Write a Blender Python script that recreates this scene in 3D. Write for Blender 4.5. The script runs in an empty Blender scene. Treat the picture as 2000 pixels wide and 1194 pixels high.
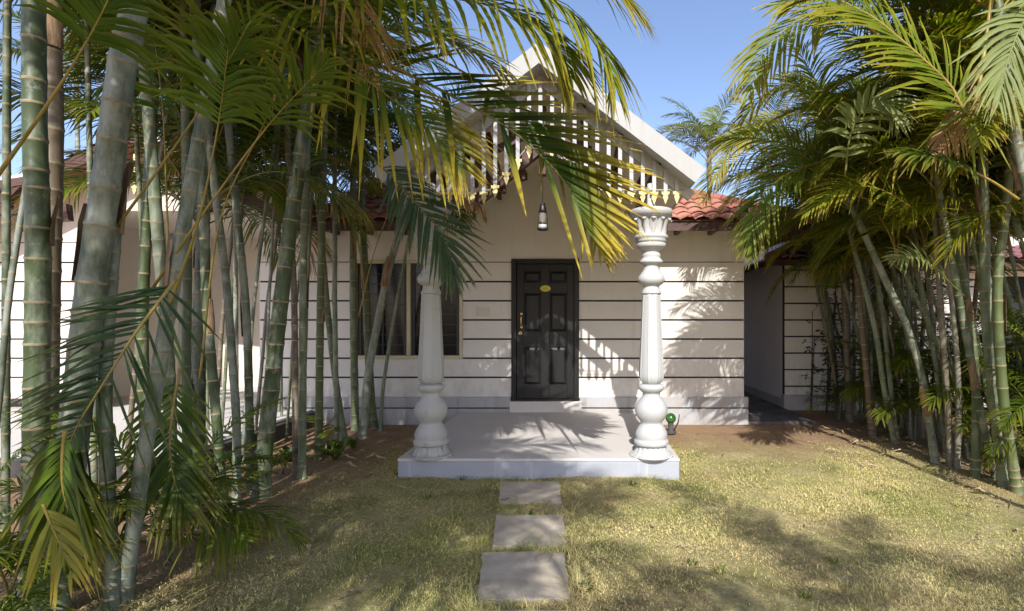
import bpy, math, random
import numpy as np
from mathutils import Vector as V, Matrix
R = math.radians
rnd = random.Random(7)
scene = bpy.context.scene
col = scene.collection

# ---------------------------------------------------------------- camera (level, lens shift)
CX, CY, F, CH = 1135.0, 628.0, 1000.0, 1.5          # principal point and focal length of a 2000 px wide frame
cam = bpy.data.cameras.new('camera'); co = bpy.data.objects.new('camera', cam); col.objects.link(co)
co.location = (0, 0, CH); co.rotation_euler = (R(90), 0, 0)
cam.sensor_width = 36; cam.lens = 18; cam.clip_end = 500; cam.clip_start = 0.05
cam.shift_x = -(CX-1000)/2000; cam.shift_y = (CY-597)/2000
scene.camera = co
def at(px, py, Y): return V(((px-CX)/F*Y, Y, CH-(py-CY)/F*Y))
def gy(py): return CH*F/(py-CY)                     # distance of a ground point

# ---------------------------------------------------------------- materials
def new_mat(name):
    m = bpy.data.materials.new(name); m.use_nodes = True
    nt = m.node_tree; b = nt.nodes['Principled BSDF']
    return m, nt, b
def N(nt, typ, **kw):
    n = nt.nodes.new(typ)
    for k, v in kw.items():
        if k.startswith('i_'): n.inputs[k[2:].replace('_', ' ')].default_value = v
        else: setattr(n, k, v)
    return n
def L(nt, a, b): nt.links.new(a, b)
def ramp(nt, fac, stops):
    r = N(nt, 'ShaderNodeValToRGB')
    e = r.color_ramp.elements
    while len(e) < len(stops): e.new(0.5)
    for el, (p, c) in zip(e, stops):
        el.position = p; el.color = (*c, 1) if len(c) == 3 else c
    L(nt, fac, r.inputs['Fac']); return r.outputs['Color']
def mix(nt, fac, a, b, blend='MIX'):
    m = N(nt, 'ShaderNodeMix', data_type='RGBA', blend_type=blend)
    if isinstance(fac, (int, float)): m.inputs[0].default_value = fac
    else: L(nt, fac, m.inputs[0])
    for s, v in ((6, a), (7, b)):
        if isinstance(v, tuple): m.inputs[s].default_value = (*v, 1)
        else: L(nt, v, m.inputs[s])
    return m.outputs[2]
def noise(nt, scale, detail=6, rough=.6, vec=None, dist=0):
    n = N(nt, 'ShaderNodeTexNoise'); n.inputs['Scale'].default_value = scale
    n.inputs['Detail'].default_value = detail; n.inputs['Roughness'].default_value = rough
    n.inputs['Distortion'].default_value = dist
    if vec is not None: L(nt, vec, n.inputs['Vector'])
    return n.outputs['Fac']
def objco(nt): return N(nt, 'ShaderNodeTexCoord').outputs['Object']
def geopos(nt): return N(nt, 'ShaderNodeNewGeometry').outputs['Position']
def bump(nt, b, h, strength=.3, dist=.01):
    n = N(nt, 'ShaderNodeBump'); n.inputs['Strength'].default_value = strength; n.inputs['Distance'].default_value = dist
    L(nt, h, n.inputs['Height']); L(nt, n.outputs['Normal'], b.inputs['Normal'])
def mapped(nt, src, sc):
    m = N(nt, 'ShaderNodeMapping'); m.inputs['Scale'].default_value = sc; L(nt, src, m.inputs['Vector']); return m.outputs['Vector']
def simple(name, c1, c2, scale=6, rough=.6, bscale=60, bst=.2, bdist=.004, metal=0, stretch=None, spec=.5, lo=.35, hi=.65):
    m, nt, b = new_mat(name)
    v = geopos(nt)
    if stretch: v = mapped(nt, v, stretch)
    L(nt, ramp(nt, noise(nt, scale, vec=v), [(lo, c1), (hi, c2)]), b.inputs['Base Color'])
    b.inputs['Roughness'].default_value = rough; b.inputs['Metallic'].default_value = metal
    b.inputs['Specular IOR Level'].default_value = spec
    if bst: bump(nt, b, noise(nt, bscale, vec=v), bst, bdist)
    return m

def plaster(name, base, dirt, streak=True, k=.5, splash=None):
    """painted render: fine grain, faint blotches, rain streaks, splash dirt"""
    m, nt, b = new_mat(name); p = geopos(nt)
    c = mix(nt, ramp(nt, noise(nt, 1.7, 8, .65, p), [(.4, (0, 0, 0)), (.75, (1, 1, 1))]), base, tuple(x*.93 for x in base))
    if streak:
        s = noise(nt, 1.0, 6, .6, mapped(nt, p, (7, 7, .5)))
        c = mix(nt, ramp(nt, s, [(.56, (0, 0, 0)), (.8, (k, k, k))]), c, dirt)
    if splash:                                           # soil splashed up from the ground
        sp = N(nt, 'ShaderNodeSeparateXYZ'); L(nt, p, sp.inputs[0]); mrn = N(nt, 'ShaderNodeMapRange'); L(nt, sp.outputs['Z'], mrn.inputs[0])
        for i_, v_ in enumerate((splash, .3, 0, .55)): mrn.inputs[1+i_].default_value = v_
        mm_ = N(nt, 'ShaderNodeMath', operation='MULTIPLY'); L(nt, mrn.outputs[0], mm_.inputs[0]); L(nt, ramp(nt, noise(nt, 4, 8, .7, mapped(nt, p, (2, 2, 1))), [(.42, (0, 0, 0)), (.7, (1, 1, 1))]), mm_.inputs[1])
        c = mix(nt, mm_.outputs[0], c, (.36, .27, .19))
    d = noise(nt, 9, 8, .7, p)
    c = mix(nt, ramp(nt, d, [(.62, (0, 0, 0)), (.78, (k, k, k))]), c, dirt)
    L(nt, c, b.inputs['Base Color']); b.inputs['Roughness'].default_value = .75
    bump(nt, b, noise(nt, 90, 4, .6, p), .25, .003)
    return m
M = {}
M['wall'] = plaster('wall_paint', (.70, .665, .60), (.50, .45, .38), k=.6, splash=1.1)
M['smooth_wall'] = plaster('smooth_wall_paint', (.66, .60, .515), (.50, .44, .37))
M['lilac_wall'] = plaster('lilac_wall_paint', (.74, .68, .71), (.62, .57, .59))
M['groove'] = simple('groove_paint', (.006, .007, .012), (.012, .014, .02), rough=.7, bst=0)
M['plinth'] = plaster('plinth_paint', (.40, .40, .40), (.19, .175, .155), k=.9, splash=.6)
M['white'] = plaster('white_stone_paint', (.46, .46, .445), (.38, .355, .31), k=.7)
M['old_white'] = plaster('old_white_paint', (.46, .45, .41), (.17, .17, .13), k=.95)
M['roof_white'] = plaster('roof_edge_paint', (.41, .41, .40), (.28, .265, .24), k=.7)
M['slab_top'] = plaster('slab_cement', (.58, .54, .495), (.38, .35, .31), streak=False, k=.7)
M['slab_side'] = plaster('slab_edge_paint', (.36, .375, .41), (.56, .56, .58), k=.9)
M['bright_floor'] = plaster('porch_floor', (.54, .515, .47), (.60, .56, .50), streak=False)
M['slat'] = plaster('slat_paint', (.46, .465, .475), (.30, .27, .24), k=.85)
M['pendant'] = simple('pendant_paint', (.58, .46, .16), (.72, .62, .32), 20, .6)
M['timber'] = simple('brown_timber', (.060, .024, .016), (.105, .045, .03), 3, .6, 30, .4, .004, stretch=(1, 1, 9))
M['fascia'] = simple('fascia_timber', (.055, .026, .018), (.10, .045, .03), 4, .6)
M['ceiling'] = None
M['door'] = simple('door_paint', (.008, .0085, .008), (.013, .013, .0125), 8, .42, 40, .12, .002, stretch=(6, 6, .8), spec=.35)
M['brass'] = simple('brass', (.62, .42, .13), (.72, .52, .2), 30, .28, metal=1, bst=0)
M['plate'] = simple('yellow_plate', (.66, .62, .03), (.74, .70, .06), 8, .4, bst=0)
M['plate_ink'] = simple('plate_ink', (.22, .26, .03), (.30, .32, .05), 8, .5, bst=0)
M['window_frame'] = simple('cream_window_frame', (.50, .45, .285), (.58, .525, .35), 6, .5)
M['grille'] = simple('window_grille', (.03, .03, .032), (.05, .05, .05), 8, .5, bst=0)
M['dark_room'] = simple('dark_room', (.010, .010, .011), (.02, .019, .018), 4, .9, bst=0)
m, nt, b = new_mat('window_glass'); b.inputs['Base Color'].default_value = (.010, .012, .013, 1); b.inputs['Roughness'].default_value = .14
b.inputs['Specular IOR Level'].default_value = .3; bump(nt, b, noise(nt, 3, 2, .5, geopos(nt)), .05, .01); M['glass'] = m
m, nt, b = new_mat('lantern_glass'); b.inputs['Base Color'].default_value = (.62, .58, .5, 1); b.inputs['Roughness'].default_value = .1
b.inputs['Transmission Weight'].default_value = .75; b.inputs['IOR'].default_value = 1.15
L(nt, ramp(nt, noise(nt, 14, 4, .6, geopos(nt)), [(.3, (.55, .5, .42)), (.7, (.75, .72, .66))]), b.inputs['Base Color']); M['lamp_glass'] = m
M['lantern_black'] = simple('lantern_black', (.010, .009, .009), (.022, .018, .016), 20, .45, bst=.1)
M['tin'] = simple('pale_tin', (.55, .54, .55), (.7, .69, .70), 20, .35, metal=.3, bst=0)
M['stone'] = simple('path_stone', (.41, .345, .25), (.55, .475, .36), 5, .85, 70, .5, .004)
M['kerb'] = simple('dark_kerb', (.035, .032, .033), (.07, .065, .062), 8, .8)
M['paving'] = simple('passage_paving', (.06, .055, .055), (.14, .12, .11), 3, .85)
M['leaf_dead'] = None

m, nt, b = new_mat('board_ceiling'); p = geopos(nt)
w = N(nt, 'ShaderNodeTexWave', wave_type='BANDS', bands_direction='Y'); w.inputs['Scale'].default_value = 2.6; L(nt, p, w.inputs['Vector'])
c = mix(nt, noise(nt, 3, 5, .6, p), (.70, .60, .48), (.78, .70, .58))
L(nt, mix(nt, ramp(nt, w.outputs['Fac'], [(.0, (1, 1, 1)), (.06, (0, 0, 0))]), c, (.45, .36, .27)), b.inputs['Base Color']); b.inputs['Roughness'].default_value = .7
M['ceiling'] = m

def tile_mat(name, a, c_, d):
    m, nt, b = new_mat(name); p = geopos(nt)
    vo = N(nt, 'ShaderNodeTexVoronoi'); vo.inputs['Scale'].default_value = 4.2; L(nt, p, vo.inputs['Vector'])
    sep = N(nt, 'ShaderNodeSeparateColor'); L(nt, vo.outputs['Color'], sep.inputs[0])
    cc = mix(nt, sep.outputs[0], a, c_)
    cc = mix(nt, ramp(nt, noise(nt, 5, 8, .7, p), [(.5, (0, 0, 0)), (.72, (.85, .85, .85))]), cc, d)
    L(nt, cc, b.inputs['Base Color']); b.inputs['Roughness'].default_value = .8
    bump(nt, b, noise(nt, 50, 5, .6, p), .5, .006)
    return m
M['tile'] = tile_mat('red_roof_tile', (.34, .115, .075), (.45, .20, .135), (.20, .095, .07))
M['tile_shaded'] = tile_mat('shaded_red_roof_tile', (.17, .065, .07), (.26, .11, .11), (.09, .06, .075))  # red tiles again, with purplish shade put into their colour
M['tile_end'] = simple('tile_end_mortar', (.50, .42, .31), (.62, .54, .42), 12, .8)

def leaf_mat(name, dark, light, tip, tip_amt=.5, transl=.30, rough=.48):
    m, nt, b = new_mat(name)
    oi = N(nt, 'ShaderNodeObjectInfo')
    c = mix(nt, oi.outputs['Random'], dark, light)
    a = N(nt, 'ShaderNodeAttribute', attribute_name='tip')
    v = N(nt, 'ShaderNodeAttribute', attribute_name='var')
    c = mix(nt, ramp(nt, v.outputs['Fac'], [(.25, (0, 0, 0)), (1, (.75, .75, .75))]), c, light)
    t = N(nt, 'ShaderNodeMath', operation='MULTIPLY'); L(nt, ramp(nt, a.outputs['Fac'], [(.35, (0, 0, 0)), (1, (1, 1, 1))]), t.inputs[0]); t.inputs[1].default_value = tip_amt
    c = mix(nt, t.outputs[0], c, tip)
    bn = N(nt, 'ShaderNodeMath', operation='MULTIPLY'); L(nt, noise(nt, 16, 4, .7, geopos(nt)), bn.inputs[0]); L(nt, ramp(nt, a.outputs['Fac'], [(.2, (.72, .72, .72)), (.95, (1.15, 1.15, 1.15))]), bn.inputs[1])
    c = mix(nt, ramp(nt, bn.outputs[0], [(.55, (0, 0, 0)), (.66, (.8, .8, .8))]), c, (.20, .125, .045))
    L(nt, c, b.inputs['Base Color']); b.inputs['Roughness'].default_value = rough
    b.inputs['Specular IOR Level'].default_value = .28
    tr = N(nt, 'ShaderNodeBsdfTranslucent'); L(nt, mix(nt, 1.0, c, (1.0, 1.15, .45), 'MULTIPLY'), tr.inputs['Color'])
    ms = N(nt, 'ShaderNodeMixShader'); ms.inputs[0].default_value = transl
    L(nt, b.outputs[0], ms.inputs[1]); L(nt, tr.outputs[0], ms.inputs[2])
    out = nt.nodes['Material Output']; L(nt, ms.outputs[0], out.inputs['Surface'])
    return m
M['leaf'] = leaf_mat('palm_leaf', (.020, .050, .004), (.120, .180, .014), (.30, .26, .02), .5)
M['leaf_yellow'] = leaf_mat('yellowing_palm_leaf', (.13, .15, .02), (.26, .25, .035), (.50, .36, .05), .9)
M['leaf_gold'] = leaf_mat('sunlit_palm_leaf', (.045, .080, .006), (.19, .235, .012), (.46, .36, .03), .7, .36)  # brighter leaf copy, sunlight put into its yellow green
M['leaf_tipped'] = leaf_mat('yellow_tipped_palm_leaf', (.030, .062, .006), (.115, .165, .013), (.56, .41, .035), 1.0, .3)
M['leaf_pale'] = leaf_mat('pale_sunlit_palm_leaf', (.14, .18, .06), (.24, .28, .10), (.34, .36, .12), .6, .3)  # palest leaf copy, strong sunlight mixed into its colour
M['leaf_dark'] = leaf_mat('deep_green_palm_leaf', (.010, .030, .003), (.040, .075, .008), (.16, .16, .02), .4, .25)
M['leaf_silver'] = leaf_mat('sunlit_sheen_palm_leaf', (.040, .075, .030), (.085, .125, .060), (.14, .18, .08), .3, .2, .26)  # greyed leaf, sunlit sheen worked into its colour as well as its gloss
M['leaf_dead'] = leaf_mat('dead_palm_leaf', (.30, .15, .06), (.44, .27, .12), (.5, .34, .18), .8, .2, .7)
M['shrub_leaf'] = leaf_mat('shrub_leaf', (.022, .040, .016), (.05, .075, .025), (.09, .10, .03), .4, .2)
def stalk(name, a, c): return simple(name, a, c, 6, .45, 30, .1, .002)
M['rachis'] = stalk('green_rachis', (.11, .13, .025), (.20, .19, .04))
M['rachis_yellow'] = stalk('yellow_rachis', (.20, .145, .022), (.34, .235, .045))
M['rachis_dead'] = stalk('brown_rachis', (.22, .11, .05), (.32, .18, .09))

def mr0(nt, v, a, b_):
    n = N(nt, 'ShaderNodeMapRange'); L(nt, v, n.inputs[0]); n.inputs[3].default_value = a; n.inputs[4].default_value = b_; return n.outputs[0]
def cane_mat(name, green, grey, amt, dirt=(.12, .11, .07)):
    m, nt, b = new_mat(name); p = geopos(nt)
    oi = N(nt, 'ShaderNodeObjectInfo')
    n1 = noise(nt, 3.0, 6, .65, mapped(nt, p, (3, 3, 1.1)))
    mm = N(nt, 'ShaderNodeMath', operation='ADD'); L(nt, n1, mm.inputs[0])
    m2 = N(nt, 'ShaderNodeMath', operation='MULTIPLY_ADD'); L(nt, oi.outputs['Random'], m2.inputs[0]); m2.inputs[1].default_value = .22; m2.inputs[2].default_value = amt-.11
    L(nt, m2.outputs[0], mm.inputs[1])
    c = mix(nt, ramp(nt, mm.outputs[0], [(.40, (0, 0, 0)), (.64, (1, 1, 1))]), green, grey)
    c = mix(nt, ramp(nt, noise(nt, 9, 7, .75, p), [(.60, (0, 0, 0)), (.66, (.45, .45, .45))]), c, (.36, .37, .31))
    hs = N(nt, 'ShaderNodeHueSaturation'); L(nt, c, hs.inputs['Color']); L(nt, mr0(nt, oi.outputs['Random'], .475, .515), hs.inputs['Hue']); L(nt, mr0(nt, oi.outputs['Random'], 1.0, .62), hs.inputs['Saturation']); c = hs.outputs['Color']
    c = mix(nt, ramp(nt, noise(nt, 22, 6, .7, p), [(.58, (0, 0, 0)), (.75, (.6, .6, .6))]), c, dirt)
    c = mix(nt, ramp(nt, noise(nt, 5, 3, .6, mapped(nt, p, (9, 9, .6))), [(.55, (0, 0, 0)), (.8, (.5, .5, .5))]), c, tuple(x*.6 for x in green))
    L(nt, c, b.inputs['Base Color']); b.inputs['Roughness'].default_value = .5
    bump(nt, b, noise(nt, 30, 4, .6, mapped(nt, p, (1, 1, .2))), .25, .004)
    return m
M['cane'] = cane_mat('grey_green_cane', (.046, .078, .022), (.265, .285, .195), -.02)
M['cane_green'] = cane_mat('green_cane', (.075, .11, .03), (.20, .235, .125), -.02)
M['cane_brown'] = cane_mat('brown_cane', (.13, .10, .05), (.24, .20, .13), -.03)
M['ring'] = simple('cane_ring', (.20, .165, .09), (.34, .27, .16), 20, .7)
M['sheath'] = simple('dry_sheath', (.13, .075, .035), (.30, .20, .11), 9, .85, 30, .4, .006, stretch=(4, 4, .7))
M['litter'] = simple('dry_leaf_litter', (.24, .165, .09), (.44, .34, .20), 30, .85, bst=0)
M['bark'] = simple('bark', (.05, .04, .028), (.11, .085, .06), 14, .85, 40, .5, .006)

m, nt, b = new_mat('garden_ground'); p = geopos(nt)
sp = N(nt, 'ShaderNodeSeparateXYZ'); L(nt, p, sp.inputs[0])
soil = mix(nt, noise(nt, 5, 10, .7, p), (.27, .17, .095), (.45, .30, .18))
grass = ramp(nt, noise(nt, 1.6, 9, .68, p), [(.30, (.20, .22, .07)), (.46, (.42, .37, .16)), (.62, (.60, .50, .26)), (.8, (.50, .36, .20))])
g2 = mix(nt, ramp(nt, noise(nt, 34, 6, .7, p), [(.4, (0, 0, 0)), (.7, (.7, .7, .7))]), grass, (.17, .155, .065))
def mr(v, a, b_, c=0., d=1.):
    n = N(nt, 'ShaderNodeMapRange'); L(nt, v, n.inputs[0])
    for i, x in enumerate((a, b_, c, d)): n.inputs[1+i].default_value = x
    return n.outputs[0]
def mth(op, a, b_):
    n = N(nt, 'ShaderNodeMath', operation=op)
    for i, x in enumerate((a, b_)):
        if isinstance(x, (int, float)): n.inputs[i].default_value = x
        else: L(nt, x, n.inputs[i])
    return n.outputs[0]
nz = mr(noise(nt, 1.1, 6, .6, p), 0, 1, -1.3, 1.3)
far = mr(mth('ADD', sp.outputs['Y'], nz), 5.5, 6.7)
left = mr(mth('ADD', sp.outputs['X'], mr(noise(nt, 2, 5, .6, p), 0, 1, -.6, .6)), -2.0, -2.7)
right = mr(mth('ADD', sp.outputs['X'], mr(noise(nt, 2, 5, .6, p), 0, 1, -.6, .6)), 3.5, 4.1)
msk = mth('MAXIMUM', mth('MAXIMUM', far, left), right)
L(nt, mix(nt, msk, g2, soil), b.inputs['Base Color']); b.inputs['Roughness'].default_value = .95
b.inputs['Specular IOR Level'].default_value = .1
bump(nt, b, mth('ADD', noise(nt, 26, 8, .75, p), noise(nt, 90, 4, .7, p)), .8, .03)
M['ground'] = m
m, nt, b = new_mat('grass_blade')
a = N(nt, 'ShaderNodeAttribute', attribute_name='tint')
L(nt, a.outputs['Color'], b.inputs['Base Color']); b.inputs['Roughness'].default_value = .7; b.inputs['Specular IOR Level'].default_value = .15
tr = N(nt, 'ShaderNodeBsdfTranslucent'); L(nt, a.outputs['Color'], tr.inputs['Color'])
ms = N(nt, 'ShaderNodeMixShader'); ms.inputs[0].default_value = .25
L(nt, b.outputs[0], ms.inputs[1]); L(nt, tr.outputs[0], ms.inputs[2]); L(nt, ms.outputs[0], nt.nodes['Material Output'].inputs['Surface'])
M['grass'] = m

# ---------------------------------------------------------------- mesh helpers
class MB:
    def __init__(s): s.v = []; s.f = []; s.m = []; s.sm = []
    def add(s, vs, fs, mi=0, smooth=False):
        o = len(s.v); s.v += [tuple(x) for x in vs]
        for f in fs: s.f.append(tuple(i+o for i in f)); s.m.append(mi); s.sm.append(smooth)
        return s
    def box(s, x0, x1, y0, y1, z0, z1, mi=0, ch=0.0):
        if ch <= 0:
            vs = [(x, y, z) for x in (x0, x1) for y in (y0, y1) for z in (z0, z1)]
            return s.add(vs, [(0, 1, 3, 2), (4, 6, 7, 5), (0, 4, 5, 1), (2, 3, 7, 6), (0, 2, 6, 4), (1, 5, 7, 3)], mi)
        lo, hi = (x0, y0, z0), (x1, y1, z1); vs = []; idx = {}
        for sx in (0, 1):
            for sy in (0, 1):
                for sz in (0, 1):
                    sg = (sx, sy, sz)
                    for ax in range(3):
                        pnt = [(hi[k] if sg[k] else lo[k]) if k == ax else ((hi[k]-ch) if sg[k] else (lo[k]+ch)) for k in range(3)]
                        idx[(sg, ax)] = len(vs); vs.append(pnt)
        fs = []
        for ax in range(3):
            o = [k for k in range(3) if k != ax]
            for d in (0, 1):
                q = []
                for a, b_ in ((0, 0), (1, 0), (1, 1), (0, 1)):
                    sg = [0, 0, 0]; sg[ax] = d; sg[o[0]] = a; sg[o[1]] = b_; q.append(idx[(tuple(sg), ax)])
                fs.append(tuple(q))
        for ax in range(3):
            o = [k for k in range(3) if k != ax]
            for a in (0, 1):
                for b_ in (0, 1):
                    s0 = [0, 0, 0]; s0[o[0]] = a; s0[o[1]] = b_; s1 = list(s0); s1[ax] = 1
                    s0, s1 = tuple(s0), tuple(s1)
                    fs.append((idx[(s0, o[0])], idx[(s1, o[0])], idx[(s1, o[1])], idx[(s0, o[1])]))
        for sx in (0, 1):
            for sy in (0, 1):
                for sz in (0, 1): fs.append(tuple(idx[((sx, sy, sz), k)] for k in range(3)))
        return s.add(vs, fs, mi)
    def bar(s, a, b_, w, h, mi=0, up=V((0, 0, 1))):
        a, b_ = V(a), V(b_); d = (b_-a).normalized(); sd = d.cross(up)
        sd = V((1, 0, 0)) if sd.length < 1e-4 else sd.normalized(); u = sd.cross(d)
        vs = [p + sd*i*w/2 + u*j*h/2 for p in (a, b_) for i, j in ((-1, -1), (1, -1), (1, 1), (-1, 1))]
        return s.add(vs, [(3, 2, 1, 0), (4, 5, 6, 7)] + [(i, (i+1) % 4, 4+(i+1) % 4, 4+i) for i in range(4)], mi)
    def tube(s, pts, rad, n=8, mi=0, caps=True, smooth=True):
        pts = [V(p) for p in pts]; k = len(pts); rad = rad if hasattr(rad, '__len__') else [rad]*k
        vs = []; nrm = None
        for i, p in enumerate(pts):
            t = (pts[min(i+1, k-1)]-pts[max(i-1, 0)]).normalized()
            if nrm is None: nrm = t.orthogonal().normalized()
            nrm = (nrm - t*nrm.dot(t)).normalized(); bb = t.cross(nrm)
            vs += [p + (nrm*math.cos(2*math.pi*j/n) + bb*math.sin(2*math.pi*j/n))*rad[i] for j in range(n)]
        mis = mi if hasattr(mi, '__len__') else [mi]*(k-1)
        o = len(s.v); s.v += [tuple(x) for x in vs]
        for i in range(k-1):
            for j in range(n):
                s.f.append((o+i*n+j, o+i*n+(j+1) % n, o+(i+1)*n+(j+1) % n, o+(i+1)*n+j)); s.m.append(mis[i]); s.sm.append(smooth)
        if caps:
            for e, mm_ in ((0, mis[0]), (k-1, mis[-1])):
                q = [o+e*n+j for j in range(n)]
                s.f.append(tuple(q[::-1] if e == 0 else q)); s.m.append(mm_); s.sm.append(False)
        return s
    def lathe(s, prof, n=48, mi=0, c=(0, 0, 0), mod=None, smooth=True):
        """prof: (radius, z); mod(theta, i) multiplies the radius"""
        vs = []; k = len(prof)
        for i, (r, z) in enumerate(prof):
            for j in range(n):
                t = 2*math.pi*j/n; q = r*(mod(t, i) if mod else 1)
                vs.append((c[0]+q*math.cos(t), c[1]+q*math.sin(t), c[2]+z))
        fs = [(i*n+j, i*n+(j+1) % n, (i+1)*n+(j+1) % n, (i+1)*n+j) for i in range(k-1) for j in range(n)]
        fs += [tuple(range(n))[::-1], tuple((k-1)*n+j for j in range(n))]
        return s.add(vs, fs, mi, smooth)
    def prism(s, poly, a, b_, mi=0):
        """poly: 2-D outline (list of 3-D points on one plane); extruded by vector b_-a"""
        k = len(poly); d = V(b_)-V(a)
        vs = [V(p) for p in poly] + [V(p)+d for p in poly]
        return s.add(vs, [tuple(range(k))[::-1], tuple(range(k, 2*k))] + [(i, (i+1) % k, k+(i+1) % k, k+i) for i in range(k)], mi)
    def build(s, name, mats, parent=None, loc=None, sharp=False):
        me = bpy.data.meshes.new(name); me.from_pydata(s.v, [], s.f)
        for m_ in (mats if isinstance(mats, (list, tuple)) else [mats]): me.materials.append(m_)
        me.polygons.foreach_set('material_index', s.m); me.polygons.foreach_set('use_smooth', s.sm)
        me.validate()
        import bmesh
        bm = bmesh.new(); bm.from_mesh(me); bmesh.ops.recalc_face_normals(bm, faces=bm.faces); bm.to_mesh(me); bm.free()
        return link(name, me, parent, loc)
def link(name, data, parent=None, loc=None):
    o = bpy.data.objects.new(name, data); col.objects.link(o)
    if parent is not None: o.parent = parent
    if loc is not None: o.location = loc
    return o
def tag(o, label, cat, group=None):
    o['label'] = label; o['category'] = cat
    if group: o['group'] = group
    return o
def struct(o, kind='structure'): o['kind'] = kind; return o
def thing(name, label, cat, loc=(0, 0, 0), group=None):
    return tag(link(name, None, None, loc), label, cat, group)
def rel(root, mb):                                  # move world-space vertices into a thing's own space
    l = root.location; mb.v = [(x-l.x, y-l.y, z-l.z) for x, y, z in mb.v]; return mb

# ---------------------------------------------------------------- world and sun
SUN_EL = 39.0
w = bpy.data.worlds.new('World'); scene.world = w; w.use_nodes = True; nt = w.node_tree
sky = nt.nodes.new('ShaderNodeTexSky'); sky.sky_type = 'NISHITA'; sky.sun_disc = False
sky.sun_elevation = R(SUN_EL); sky.sun_rotation = R(180); sky.air_density = 1.0; sky.dust_density = 1.0; sky.ozone_density = 6.0
bg = nt.nodes['Background']; bg.inputs['Strength'].default_value = .138; nt.links.new(mix(nt, 1.0, sky.outputs[0], (1.09, .885, .80), 'MULTIPLY'), bg.inputs['Color'])
sl = bpy.data.lights.new('sun', 'SUN'); sl.energy = 2.75; sl.angle = R(.5); sl.color = (1, .975, .94)
so = link('sun', sl); so.rotation_euler = (R(90-SUN_EL), 0, R(1.0)); so.location = (0, -5, 12)
scene.view_settings.view_transform = 'Standard'; scene.view_settings.look = 'None'
scene.view_settings.exposure = 1.22; scene.view_settings.gamma = 1
scene.cycles.max_bounces = 8; scene.cycles.diffuse_bounces = 4; scene.cycles.transmission_bounces = 6; scene.cycles.use_denoising = True

# ---------------------------------------------------------------- ground
def ground():
    rs = np.random.RandomState(3)
    xs = np.concatenate([np.linspace(-60, -6, 12), np.linspace(-5.8, 5.8, 117), np.linspace(6, 60, 12)])
    ys = np.concatenate([np.linspace(-30, 0, 12), np.linspace(.1, 9, 90), np.linspace(10, 90, 18)])
    X, Y = np.meshgrid(xs, ys)
    z = .012*np.sin(X*3.1+1.3*np.sin(Y*1.7))*np.sin(Y*2.6+.8) + .008*np.sin(X*7.3+Y*4.1)*np.sin(Y*8.9-X*2) + rs.normal(0, .003, X.shape)
    z = z*((np.abs(X) < 5.7) & (Y > .2) & (Y < 7.2)) - .02
    vs = np.stack([X, Y, z], -1).reshape(-1, 3); nx = len(xs)
    fs = [(j*nx+i, j*nx+i+1, (j+1)*nx+i+1, (j+1)*nx+i) for j in range(len(ys)-1) for i in range(nx-1)]
    mb = MB(); mb.add(vs.tolist(), fs, 0, True)
    struct(mb.build('ground', M['ground']))
ground()
STONES = [((977, 940), (1092, 940), (1096, 980), (974, 980)), ((968, 1005), (1100, 1005), (1107, 1063), (963, 1064)),
          ((943, 1078), (1102, 1076), (1115, 1166), (932, 1170)), ((925, 1191), (1120, 1191), (1133, 1285), (908, 1290))]
def gpt(px, py, z=.02): Y = (CH-z)*F/(py-CY); return V(((px-CX)/F*Y, Y, z))
def blocked(x, y):
    if -1.84 < x < 1.02 and 4.93 < y < 7.6: return True
    for s in STONES:
        q = [gpt(*c) for c in s]
        if min(c.x for c in q)+.03 < x < max(c.x for c in q)-.03 and min(c.y for c in q)+.02 < y < max(c.y for c in q)-.03: return True
    return False
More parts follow.
